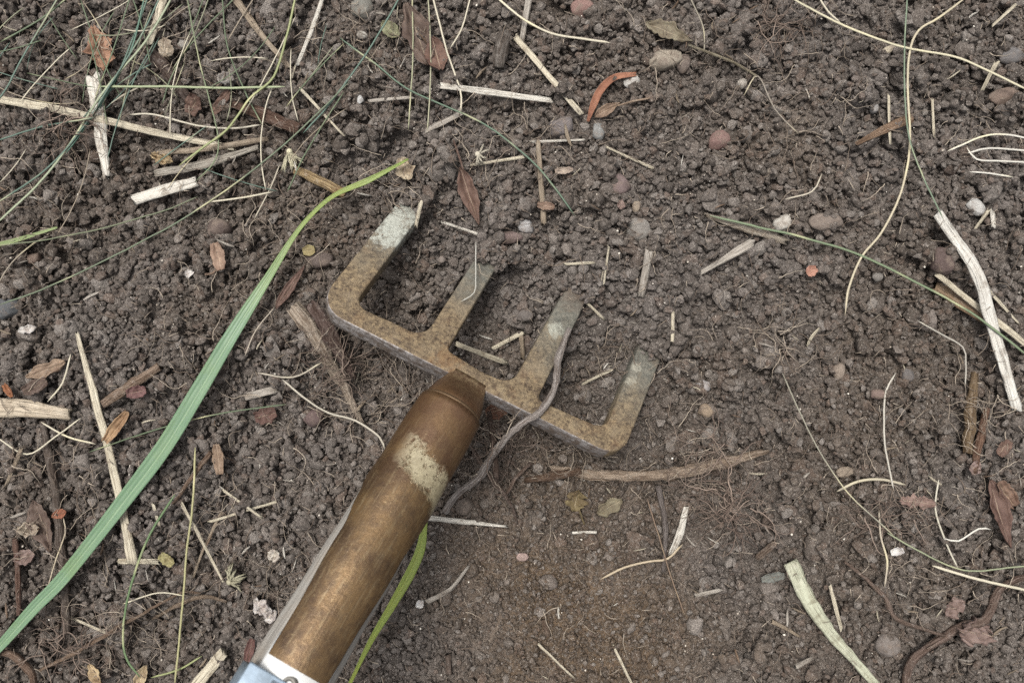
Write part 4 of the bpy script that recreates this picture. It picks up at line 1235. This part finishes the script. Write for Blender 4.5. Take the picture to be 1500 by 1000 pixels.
leaf("dark orange peel of leaf above the broad straw end", 14, 572, 26, 10, -45, col(156, 98, 54), 'shred', fold=.9)
leaf("small dark red leaf scrap beside the wooden shaft", 366, 952, 36, 14, 75, col(106, 72, 64), 'shred')
leaf("purplish brown leaf flake below the greyish brown flat stick", 200, 574, 26, 18, 10, col(118, 84, 80), 'shred')
leaf("grey-brown shredded leaf near the curved pale stalk", 1344, 735, 46, 18, -5, col(140, 114, 102), 'shred', rag=.4)
leaf("reddish scrap in the crumbs at the side rim under the brown twig", 1470, 656, 26, 18, 50, col(112, 86, 72), 'shred')
leaf("rounded pale green leaf among the large curled brown leaves", 572, 44, 32, 22, -40, col(140, 142, 104), 'oval', crumple=.06)
leaf("grey withered leaf with a long thin stalk, beside the glossy tan pebble", 980, 48, 72, 26, -28, col(126, 116, 92), 'lance', rag=.25, fold=.5, stalk=([(1008, 66), (1040, 78), (1075, 92), (1110, 113)], 4))
leaf("cream torn papery scrap by the slanting cream stalk", 244, 72, 34, 24, -75, col(164, 150, 128), 'lobed', crumple=.3)
leaf("grey-white papery flake above the long cream stalk", 330, 115, 22, 18, 20, col(150, 146, 138), 'shred')
leaf("pale beige cupped husk at the tip of the wide green blade", 594, 250, 36, 30, -70, col(176, 160, 130), 'lobed', curl=.9, crumple=.2)
leaf("yellow-green papery flake beside the wide green blade", 453, 367, 18, 16, 10, col(150, 136, 84), 'shred', crumple=.05)
leaf("beige three-lobed papery husk near the withered brown leaf", 42, 775, 30, 24, 0, col(164, 150, 128), 'lobed', crumple=.2)
leaf("beige folded husk at the lower rim beside the thin green blade", 208, 990, 34, 18, 70, col(180, 160, 120), 'oval', curl=.8, fold=.8)
leaf("tan split husk at the lower rim", 142, 988, 40, 18, -40, col(170, 146, 104), 'oval', curl=.8, fold=.8)
leaf("white bony scrap on the dark crumbs near the side rim", 41, 482, 28, 14, 10, col(206, 204, 196), 'lobed', crumple=.2)
leaf("small white eggshell scrap in the grey crumbs", 277, 401, 18, 11, 15, col(206, 202, 194), 'oval', curl=-.8, crumple=.05)
leaf("white papery flake beside the shell fragments", 402, 812, 20, 18, 60, col(188, 180, 164), 'shred')
leaf("broken white shell fragment near the wooden shaft", 384, 888, 32, 26, -50, col(196, 190, 182), 'lobed', curl=-.8, crumple=.25, name="shell_fragment", cat="shell")
leaf("smaller white shell fragment below the broken white one", 396, 902, 22, 18, 40, col(190, 184, 176), 'oval', curl=-.8, crumple=.25, name="shell_fragment", cat="shell")
leaf("tiny white shell chip on the gritty soil beside the second green blade", 615, 884, 14, 12, 40, col(206, 204, 198), 'oval', curl=-.8, name="shell_fragment", cat="shell")
leaf("white flint chip below the open soil's thin white stalks", 1314, 807, 18, 12, 20, col(206, 204, 198), 'shred', crumple=.05, name="shell_fragment", cat="shell")
leaf("brown papery leaf on the tangle of straw bits above the pebbles", 800, 302, 26, 12, -10, col(140, 114, 94), 'shred')
leaf("small pinkish leaf tip below the round mauve pebble", 910, 300, 18, 12, 80, LP, 'lance')
leaf("pale shred of leaf under the round dark pebble", 826, 250, 28, 10, 10, col(160, 142, 124), 'shred')
leaf("dark grey-green leaf scrap beside the folded straw's flat end", 1132, 845, 34, 14, 15, col(110, 112, 104), 'shred')
leaf("cream frayed husk below the long cream stalk", 238, 232, 30, 20, -15, col(190, 166, 120), 'lobed', rag=.4, crumple=.3)
leaf("yellow-green fragment of leaf at the foot of the thin green blade", 246, 818, 24, 16, -40, col(150, 142, 88), 'shred', fold=.8)
leaf("dull tan leaf shred above the crumbled soil, near the long pale stalk", 320, 672, 44, 16, -85, col(142, 118, 94), 'shred')
leaf("thin bent orange leaf strip curving over the small grey pebbles", 897, 140, 0.1, 0.1, 0, ORNG) if False else None
strand("leaf_strip", "dry leaf", "curved orange leaf strip arching over two small pebbles", [(932, 109), (900, 114), (880, 132), (870, 152), (861, 178)], [6, 9, 11, 11, 4], col(152, 98, 68), mat=M_LEAF, kind='vee', flat=.45, n=12, stiff=6)

def tuft(label, u, v, ang, spread, n, ln, c):
    """A frayed flower head: strips fanning out from one knot."""
    SEED[0] += 1; rr = random.Random(SEED[0])
    V, F, UV = [], [], []
    p0 = P(u, v, 0); z0 = top(p0[0], p0[1]) + .0012; p0 = P(u, v, z0)
    bm = bmesh.new(); bmesh.ops.create_icosphere(bm, subdivisions=2, radius=.0014)
    V = [np.array(q.co) * (1, 1, .7) for q in bm.verts]; F = [tuple(q.index for q in f.verts) for f in bm.faces]; UV = [(0, 0)] * len(V); bm.free()
    for k in range(n):
        a = R(ang + rr.uniform(-spread, spread)); l = ln * K * rr.uniform(.6, 1.1); bend = rr.uniform(-.4, .4)
        path = np.array([[math.cos(a + bend * t) * l * t, math.sin(a + bend * t) * l * t, .0022 * math.sin(t * 2.6) * rr.uniform(.2, 1.1) - .0008 * t] for t in np.linspace(0, 1, 6)])
        w = np.interp(np.linspace(0, 1, 6), [0, .6, 1], [.0007, .0010, .0004])
        v2, f2, u2 = sweep_geo(path, w, w * .35, 'tube', 6, rr.uniform(-1, 1), 0, 0, k)
        b = len(V); V += v2; UV += u2; F += [tuple(q + b for q in f) for f in f2]
    o = link_mesh("flower_tuft", V, F, M_STRAW, None, UV, loc=tuple(p0)); o.color = c
    tag(o, label, "dry flower")
tuft("frayed cream flower tuft hanging on thin grass near the golden stalk piece", 424, 222, -85, 42, 26, 30, col(206, 198, 160))
tuft("frayed grey-green flower tuft left of the wooden shaft", 336, 852, 40, 70, 20, 26, col(170, 164, 132))
tuft("small frayed pale bud above the grey pebble among thin roots", 700, 226, -20, 80, 12, 18, col(190, 182, 160))

# --- the wide green blade and the second one under the shaft
def blade_material():
    N = Nodes("fresh_green_blade", rough=0.42, spec=0.4)
    uv = N.coord("UV"); t = N.n("ShaderNodeSeparateXYZ", {0: uv}, 1); x = N.n("ShaderNodeSeparateXYZ", {0: uv}, 0)
    base = N.n("ShaderNodeObjectInfo", out="Color")
    lines = N.n("ShaderNodeTexWave", {"Vector": N.vmath('MULTIPLY', uv, (1, 0, 0)), "Scale": 2.6, "Distortion": 1.2})
    n = N.noise(N.vmath('MULTIPLY', uv, (20, 60, 1)), 1.0, 4, 0.6)
    c = N.mix(N.ramp(lines, 0.2, 0.9, 0.0, 0.14), base, N.mix(1.0, base, (0.62, 0.72, 0.58, 1), 'MULTIPLY'))
    c = N.mix(N.ramp(n, 0.45, 0.75, 0.0, 0.35), c, N.mix(0.4, base, (0.42, 0.5, 0.3, 1)))
    rib = N.math('ABSOLUTE', N.math('SUBTRACT', N.math('ABSOLUTE', N.math('SUBTRACT', x, 0.5)), 0.25))
    c = N.mix(N.ramp(rib, 0.0, 0.018, 0.35, 0.0), c, N.mix(0.55, base, (0.5, 0.56, 0.36, 1)))
    blot = N.noise(N.pos(), 55, 4, 0.6)
    c = N.mix(N.ramp(blot, 0.5, 0.72, 0.0, 0.45), c, N.mix(1.0, base, (1.2, 1.0, 0.62, 1), 'MULTIPLY'))
    c = N.mix(N.ramp(t, BLADE_T0, BLADE_T1), c, N.mix(1.0, c, (1.35, 1.08, 0.45, 1), 'MULTIPLY'))
    N.set("Base Color", c)
    N.set("Normal", N.bump(N.math('ADD', lines, n), 0.0002, 0.5))
    N.set("Transmission Weight", 0.0); N.set("Subsurface Weight", 0.1); N.set("Subsurface Radius", (.0004, .0008, .0002))
    return N.m
BLADE_T0, BLADE_T1 = .19, .245
M_BLADE = blade_material()
strand("green_blade", "grass blade", "wide blue-green grass blade, the largest one, arching from the corner to the first tine", [(-40, 988), (0, 946), (50, 890), (95, 843), (180, 735), (240, 655), (290, 574), (340, 490), (392, 408), (428, 350), (455, 316), (490, 286), (540, 264), (580, 243), (598, 233)],
       [10, 15, 18, 20, 21, 23, 25, 25, 24, 22, 18, 12, 7, 6, 9, 3], col(102, 140, 100, .62), mat=M_BLADE, kind='vee', flat=.11, n=22, stiff=22, lift=.0046, lay=False)
BLADE_T0, BLADE_T1 = .0, .001
M_BLADE2 = blade_material()
strand("green_blade", "grass blade", "bright green grass blade half hidden under the wooden shaft", [(622, 762), (617, 800), (603, 835), (575, 885), (545, 935), (520, 985), (508, 1010)], [9, 14, 15, 12, 9, 6, 5], col(104, 138, 78, .75), mat=M_BLADE2, kind='vee', flat=.25, n=14, stiff=14, lift=.006, lay=False)
strand("green_blade", "grass blade", "pale green blade end poking in at the side rim above the maroon crumbs", [(-12, 361), (30, 350), (84, 333)], [7, 6, 3], col(120, 136, 74), mat=M_GRASS, kind='vee', flat=.3, n=10, stiff=14, lift=.001)

# --- thin green and bleached grasses
def grass(label, pts, w, c, lift=.0012, **kw):
    d = dict(mat=M_GRASS, kind='tube', flat=.55, n=6, step=8, stiff=16, taper=.04, lay=False, wander=0.6); d.update(kw)
    strand("grass_strand", "thin grass", label, pts, w * .72, c, lift=lift, **d)
grass("dark green strand crossing the corner of the bed", [(105, -8), (60, 28), (0, 62)], 4, GRN)
grass("green strand that bends down to the side rim through the corner", [(88, -8), (73, 17), (34, 82), (12, 125), (-6, 150)], 4, TEAL)
grass("thick bleached-green strand running from the upper rim across the white straw to the side rim", [(254, -8), (218, 54), (153, 133), (102, 211), (58, 268), (-8, 330)], 5, col(150, 158, 124), lift=.003)
grass("teal strand lying close along the thick bleached-green strand", [(236, -8), (205, 56), (160, 126), (128, 178), (70, 246), (-8, 300)], 4, TEAL, lift=.0035)
grass("blue-green strand between the torn orange leaf and the dark decayed stick", [(218, -8), (190, 68), (168, 118), (146, 160)], 4, TEAL)
grass("second teal strand beside the slanting cream stalk, ending near the white straw", [(212, -6), (196, 62), (176, 106), (128, 182), (96, 226)], 4, col(74, 112, 92), lift=.003)
grass("dark green strand just past the torn orange leaf", [(192, -8), (170, 61), (148, 120), (138, 150)], 3, GRN)
grass("bleached horizontal strand linking the white straw and a green joint", [(146, 127), (210, 127), (272, 128), (340, 129), (418, 127)], 5, col(150, 160, 116), lift=.003)
grass("yellow-green jointed stem slanting from the upper rim to the torn scraps", [(434, -8), (420, 52), (401, 112), (366, 144), (333, 190), (300, 214), (262, 243)], 5, YGRN, lift=.003)
grass("wiry dark green strand wandering to the short thick white piece", [(273, -8), (289, 75), (306, 146), (320, 204), (313, 238), (286, 266)], 3, col(110, 122, 84), lift=.002)
grass("wiry grass curving from the upper rim down to the brown bark chip", [(325, -8), (333, 68), (358, 132), (384, 184)], 3, GRN, lift=.002)
grass("thin dark strand from the upper rim to the white straw's top", [(345, -5), (279, 65), (252, 112), (238, 153)], 3, GRN)
grass("very long thin dark green strand running from the frayed tuft to the side rim", [(512, 120), (425, 204), (340, 272), (252, 330), (160, 378), (68, 421), (-8, 449)], 3.5, col(100, 112, 84), lift=.002)
grass("short strand running parallel above the very long thin one, past the frayed tuft", [(503, 136), (449, 222), (420, 282)], 3, GRN)
grass("teal strand at the side rim, level with the white straw", [(-6, 207), (60, 186), (138, 172)], 3.5, TEAL)
grass("faint strand below the short thick white straw piece", [(290, 288), (230, 312), (150, 334), (60, 352), (-6, 360)], 3, col(104, 110, 78))
grass("green strand crossing to the large curled leaf from the upper rim", [(588, -8), (555, 50), (522, 100), (478, 158), (444, 196)], 4, TEAL, lift=.002)
grass("dark green strand passing below the large curled leaf and on across the open soil", [(498, 56), (550, 94), (602, 133), (690, 172), (745, 206), (796, 254), (842, 316)], 4, col(84, 108, 84), lift=.0015)
grass("upright pale strand over the large curled leaf, nearest its stalk", [(604, -8), (605, 75), (602, 130), (598, 190)], 3, col(150, 150, 112))
grass("upright pale strand just past the curled leaf lobe", [(627, -8), (631, 85), (630, 130), (626, 192)], 3, col(158, 154, 120))
grass("bowed cream strand curving down to the short frayed straw", [(633, -8), (653, 68), (674, 132), (675, 164)], 4, CREAM)
grass("curved cream strand sweeping under the pinkish red pebble", [(727, -4), (765, 27), (806, 48), (850, 57), (894, 63)], 5, CREAM)
grass("pale strand bending down from the upper rim beside the large curled leaf", [(690, -6), (677, 41), (659, 72)], 3.5, CREAM)
grass("long arching cream stalk crossing the whole upper corner to the side rim", [(1155, -5), (1230, 35), (1290, 58), (1330, 71), (1400, 84), (1450, 105), (1510, 134)], 5, col(194, 184, 150), lift=.003)
grass("short cream offshoot joining the long arching cream stalk", [(1198, -6), (1214, 18), (1232, 34)], 4, CREAM, lift=.002)
grass("straight thin green strand dropping from the upper rim to the long white straw", [(1329, -8), (1325, 80), (1326, 150), (1333, 205), (1352, 258), (1382, 322)], 3.5, col(110, 128, 100), lift=.003)
grass("long curved cream stem winding down through the open soil", [(1418, -6), (1375, 26), (1345, 45), (1332, 78), (1329, 130), (1333, 200), (1328, 250), (1316, 292), (1290, 342), (1262, 376), (1244, 420), (1238, 462)], 5, col(186, 172, 140), lift=.002)
grass("long green stalk bleached at its joint, running under the long white straw", [(1040, 316), (1100, 330), (1165, 345), (1260, 374), (1370, 428), (1440, 470), (1510, 525)], 5, col(112, 128, 92), lift=.0022)
grass("upper white stalk of three arching at the side rim", [(1388, 221), (1440, 200), (1475, 197), (1510, 204)], 4, WHITE, lift=.003)
grass("middle white stalk of three arching at the side rim", [(1418, 224), (1450, 217), (1510, 221)], 4, WHITE, lift=.002)
grass("lower white stalk of three, bent near its tip at the side rim", [(1416, 216), (1430, 233), (1460, 236), (1510, 238)], 4, WHITE, lift=.002)
grass("short white stalk below the three arching ones", [(1420, 252), (1450, 254), (1484, 259)], 3.5, WHITE)
grass("thin pale stem slanting through crumbs toward the curved pale stalk", [(1146, 546), (1170, 600), (1192, 645), (1212, 680), (1250, 730), (1310, 785)], 3, col(150, 144, 124))
grass("white thread-like root hanging in open crumbs", [(1312, 546), (1298, 572), (1295, 610), (1296, 650), (1305, 700), (1309, 716)], 4, col(184, 176, 160))
grass("green-tinged strand sweeping across the lower corner to the side rim", [(1300, 780), (1340, 803), (1390, 828), (1430, 836), (1510, 828)], 3.5, col(140, 146, 110), lift=.002)
grass("cream stalk lying over the root at the lower corner", [(1366, 828), (1410, 842), (1450, 852), (1510, 866)], 6, CREAM, lift=.003)
grass("thin pale stem beside the grey-brown shredded leaf", [(1375, 702), (1370, 745), (1384, 790), (1404, 832)], 4, col(190, 182, 160))
grass("bent white stalk by the long dark withered leaf", [(1382, 788), (1404, 792), (1434, 774), (1452, 775)], 4, WHITE)
grass("thin white root bending beside the hollow of the golden twig", [(1345, 470), (1380, 490), (1410, 508), (1415, 530), (1414, 568)], 3.5, col(176, 168, 154))
grass("long cream-green strand standing among the weeds near the green thin blade", [(286, 655), (283, 728), (273, 816), (266, 900), (256, 1004)], 4.5, col(164, 158, 104), lift=.002)
grass("thin green blade with a kink at the lower rim", [(256, 724), (220, 782), (196, 843), (184, 890), (180, 935), (186, 965), (206, 992)], 5, col(92, 118, 70), lift=.003)
grass("brown wiry stem slanting over the damp patch", [(948, 730), (965, 785), (985, 850), (1003, 900)], 3, BROWN)
grass("curved pale stalk under the short white straw", [(880, 848), (915, 831), (950, 822), (978, 818), (1000, 796)], 5, col(176, 156, 124))
grass("curved pale stalk lying flat beneath the yellowish chipped stone", [(1226, 720), (1258, 705), (1290, 702), (1328, 710)], 6, col(176, 164, 138))
grass("white bowed rootlet beside the wavy thin root, near the folded straw", [(1288, 745), (1290, 785), (1300, 820), (1296, 860)], 4.5, col(166, 152, 130))
grass("pale strand slanting past the flattened chip below the wide green blade", [(378, 546), (430, 552), (472, 530)], 4, col(168, 156, 136))
grass("pale arched strand running from below the chip to the wooden shaft", [(414, 556), (445, 582), (480, 604), (520, 616), (556, 640), (564, 660)], 4.5, col(180, 170, 150))
grass("thin green strand crossing below the wide green blade", [(130, 662), (200, 638), (260, 620), (330, 604), (420, 592)], 3, GRN)
grass("thin pale strand near the bark fragment, hanging down", [(402, 450), (374, 485), (358, 522)], 3, col(160, 146, 126))
grass("long hair-like strand lying on the second tine", [(697, 354), (697, 400), (694, 428), (674, 442)], 2.5, col(176, 172, 160), lift=.0008, stiff=3)
grass("pale loop of stalk in the weeds beside the long cream straw", [(70, 588), (92, 560), (104, 518)], 4, CREAM)
grass("wiry pale strand around the foot of the dark grey twig", [(70, 862), (82, 820), (95, 780), (92, 756)], 3, col(170, 154, 126))
grass("cream strand branching near the pale straw end at the side rim", [(60, 618), (100, 640), (140, 650)], 4, CREAM)
grass("curved pale strand entering the weeds from the side rim", [(-6, 640), (40, 665), (80, 640), (118, 612)], 3.5, CREAM)
grass("pale strand across a tan root beside the long cream straw's foot", [(180, 884), (230, 868), (270, 872)], 3, CREAM)
grass("yellow strand curling at the lower rim by the thin green blade", [(222, 992), (262, 980), (296, 960)], 4, YGRN)
grass("wiry strand looping from the side rim over the maroon crumbs", [(-6, 420), (18, 384), (50, 356), (74, 345)], 3, col(150, 136, 116))
grass("bleached strand bowed beside the pinkish scrap on the long cream stalk's far side", [(162, 152), (180, 140), (205, 128)], 4, col(176, 164, 140))
grass("white curved stalk crossing below the long cream stalk", [(190, 168), (225, 168), (290, 184), (340, 188), (382, 183)], 4, col(186, 176, 154), lift=.002)
grass("thin cream stalk under the brown-tipped tan stalk's end", [(304, 296), (350, 290), (400, 281)], 4, CREAM)
grass("long thin pale strand slanting below the frayed cream tuft", [(410, 240), (396, 275), (372, 322)], 3, col(176, 164, 140))
grass("thin strand in the open soil that ends beside the red pebble", [(1010, -6), (1030, 40), (1032, 80)], 3, col(140, 130, 110))
grass("pale hooked stalk by the pale cream pebble", [(1150, 292), (1190, 280), (1204, 254)], 3.5, col(180, 168, 146))
grass("pale thread rooted by the split greyish straw", [(1090, 140), (1110, 112), (1135, 160), (1170, 196)], 3, col(140, 128, 112))

# roots grow under the fork, not over it
TOPM = np.where(ON, maxf(TOP, 2), TOPM)

for k in range(46):
    u, v = RNG.uniform(-10, 480), RNG.uniform(-10, 320) * RNG.uniform(.3, 1)
    a = RNG.choice([R(-58), R(-62), R(-30), R(20), R(75)]) + RNG.normal(0, .25); ln = RNG.uniform(60, 190); bend = RNG.normal(0, .25)
    pts = [(u + math.cos(a + bend * q) * ln * q, v + math.sin(a + bend * q) * ln * q) for q in np.linspace(-.5, .5, 5)]
    grass("hair-fine dry grass strand matted in with its like among the thin grasses", pts, RNG.uniform(1.8, 2.8), [GRN, TEAL, col(128, 128, 98), TAN, CREAM][k % 5], lift=RNG.uniform(.0004, .003), group="hair-fine strands matted in the grassy corner")

# --- masses of fine root: what nobody could count
def root_geo(paths, tint_fn, name, label=None, cat=None, kind=None):
    V, F, C = [], [], []
    for path, w in paths:
        v2, f2, _ = sweep_geo(path, w, w, 'tube', 5)
        b = len(V); V += v2; F += [tuple(q + b for q in f) for f in f2]; c = tint_fn(); C += [c] * len(v2)
    base = V[0] if kind is None else np.zeros(3)
    o = link_mesh(name, [v - base for v in V], F, M_ROOT, loc=tuple(base))
    at = o.data.color_attributes.new("tint", 'FLOAT_COLOR', 'POINT')
    at.data.foreach_set("color", np.array(C, dtype=np.float32).ravel())
    tag(o, label, cat, None, kind)
    return o
def walk(u, v, ang, n, step, w, turn=.3, lift=.0004, stiff=2):
    px = [(u, v)]
    for k in range(n):
        ang += RNG.normal(0, turn); u += math.cos(ang) * step; v += math.sin(ang) * step; px.append((u, v))
    path = settle(np.array(px), w * K / 2, stiff, lift)
    return path, np.linspace(w, w * .25, len(px)) * K
def tint():
    q = RNG.random() ** 2; a = np.array(col(104, 88, 74)); b = np.array(col(178, 162, 140))
    c = a * (1 - q) + b * q; return tuple(c)
SPOTS = [(100, 150, 110, 90), (250, 100, 130, 60), (480, 90, 90, 50), (560, 50, 60, 40), (500, 520, 70, 45), (590, 560, 45, 40), (730, 640, 45, 40), (1050, 730, 60, 60), (1180, 60, 110, 40), (850, 660, 60, 25), (1000, 670, 90, 40),
         (1380, 860, 80, 50), (1340, 720, 90, 50), (80, 680, 80, 40), (140, 900, 110, 60), (330, 780, 80, 60), (700, 220, 100, 60), (1140, 500, 60, 40), (1220, 180, 110, 60), (560, 280, 50, 30), (900, 540, 60, 40), (1440, 600, 50, 60), (300, 520, 90, 50), (60, 780, 60, 60), (230, 900, 90, 60), (420, 860, 60, 50), (40, 300, 60, 60), (400, 330, 70, 50), (520, 610, 60, 40)]
paths = []
for u, v, ru, rv in SPOTS:
    for k in range(30):
        paths.append(walk(RNG.normal(u, ru * .6), RNG.normal(v, rv * .6), RNG.uniform(0, 6.28), int(RNG.integers(6, 16)), 5, RNG.uniform(.6, 1.5), .3))
for k in range(2200):
    paths.append(walk(RNG.uniform(-30, 1530), RNG.uniform(-30, 1030), RNG.uniform(0, 6.28), int(RNG.integers(2, 5)), 4, RNG.uniform(.6, 1.6), .25))
for k in range(520):
    paths.append(walk(RNG.uniform(-30, 1530), RNG.uniform(-30, 1030), RNG.uniform(0, 6.28), int(RNG.integers(4, 12)), 5, RNG.uniform(.6, 1.5), .3))
root_geo(paths, tint, "root_hairs", kind="stuff")

def tint_dark():
    q = RNG.random() ** 1.5; a = np.array(col(88, 72, 62)); b = np.array(col(146, 126, 110)); return tuple(a * (1 - q) + b * q)
def tangle(label, u, v, ru, rv, n, w0):
    ps = []
    for k in range(n):
        a = RNG.uniform(0, 6.28); q = RNG.random() ** .6
        su, sv = u + math.cos(a) * ru * q * .6, v + math.sin(a) * rv * q * .6
        d = RNG.uniform(0, 6.28); m = int(RNG.integers(8, 20))
        pth, w = walk(su, sv, d, m, 5, w0 * RNG.uniform(.35, .9), .27, RNG.uniform(.0003, .003), 4)
        ps.append((pth, w))
        for j in range(2):
            i = int(RNG.integers(1, m - 1)); q0 = pth[i]; s_ = 1 - q0[2] / CAM_H
            ps.append(walk(750 + q0[0] / K / s_, 500 - q0[1] / K / s_, d + RNG.uniform(-1.4, 1.4), int(RNG.integers(5, 10)), 4.5, w0 * .4, .32, q0[2] * .2, 4))
    root_geo(ps, tint_dark, "root_tangle", label, "roots")
tangle("dense reddish root tangle standing just past the end of the knobbly branch", 1075, 735, 55, 70, 34, 3.2)
tangle("wiry brown root tangle around the white crossing straw", 90, 175, 60, 60, 24, 2.6)
tangle("fine grey root tangle beneath the crossbar's near corner", 510, 540, 60, 40, 24, 2.4)
tangle("thin root net above the knobbly branch", 1040, 655, 60, 25, 18, 2.0)
tangle("dark root tangle beside the grey twig's foot", 735, 660, 40, 45, 16, 2.6)
tangle("root tangle among scraps at the lower side corner", 1300, 760, 70, 50, 20, 2.4)
tangle("short root mat dangling from the upper rim's dark hollow", 1150, 30, 70, 30, 20, 2.2)
tangle("pale root weave on the lower corner below the wide blade's foot", 90, 950, 80, 40, 20, 3.0)

# --- straw flecks: small, alike, a few hundred
FL = []
def fleck_mesh(s):
    n = 5; l = 1.0
    path = np.array([[t - .5, .06 * math.sin(t * 3 + s), .02 * math.cos(t * 5 + s)] for t in np.linspace(0, 1, n)])
    w = np.array([.10, .16, .17, .15, .07]) * (1 + .2 * math.sin(s * 3)); 
    V, F, UV = sweep_geo(path, w, w * .5, 'tube', 7, 0, .06, .1, 900 + s)
    me = bpy.data.meshes.new("fleck"); me.from_pydata([tuple(v) for v in V], [], F)
    ul = me.uv_layers.new(name="UVMap"); li = np.empty(len(me.loops), dtype=np.int32); me.loops.foreach_get("vertex_index", li)
    ul.data.foreach_set("uv", (np.asarray(UV, dtype=np.float32) * (1, .006)).astype(np.float32)[li].ravel())
    me.polygons.foreach_set("use_smooth", np.ones(len(me.polygons), dtype=bool)); me.materials.append(M_STRAW); return me
FL = [fleck_mesh(s) for s in range(8)]
made = 0
while made < 230:
    if RNG.random() < .45:
        u0, v0, ru, rv = SPOTS[int(RNG.integers(len(SPOTS)))]; u, v = RNG.normal(u0, ru), RNG.normal(v0, rv)
    else: u, v = RNG.uniform(5, 1495), RNG.uniform(5, 995)
    if not (0 < u < 1500 and 0 < v < 1000): continue
    p = P(u, v, 0)
    if inside(np.array([p[0]]), np.array([p[1]]), HEAD_XY)[0] or (360 < u < 720 and v > 560 and abs((u - 661) * .853 + (v - 598) * .522) < 75): continue
    if top(p[0], p[1]) > float(TOP[int((p[1] - GY0) / CELL), int((p[0] - GX0) / CELL)]) + .0018: continue
    ln = RNG.uniform(6, 22) * K * (1.5 if RNG.random() < .15 else 1); a = RNG.uniform(0, math.pi)
    e = [top(p[0] + s * math.cos(a) * ln * .4, p[1] + s * math.sin(a) * ln * .4) for s in (-1, 0, 1)]
    z = max(e[1], (e[0] + e[2]) / 2) + .0001
    o = bpy.data.objects.new("straw_fleck", FL[made % 8]); COL.objects.link(o)
    o.location = P(u, v, z); o.scale = (ln, ln * RNG.uniform(.55, 1.1), ln * .8)
    o.rotation_euler = (RNG.uniform(-.3, .3), -math.atan2(e[2] - e[0], .8 * ln), a)
    o.color = [CREAM, TAN, WHITE, TAN, GREYW, BROWN][int(RNG.integers(6))]
    tag(o, "tiny fleck of broken dry straw, shorter than a fingernail, on the soil crumbs", "straw fleck", "tiny straw flecks strewn over the soil")
    made += 1
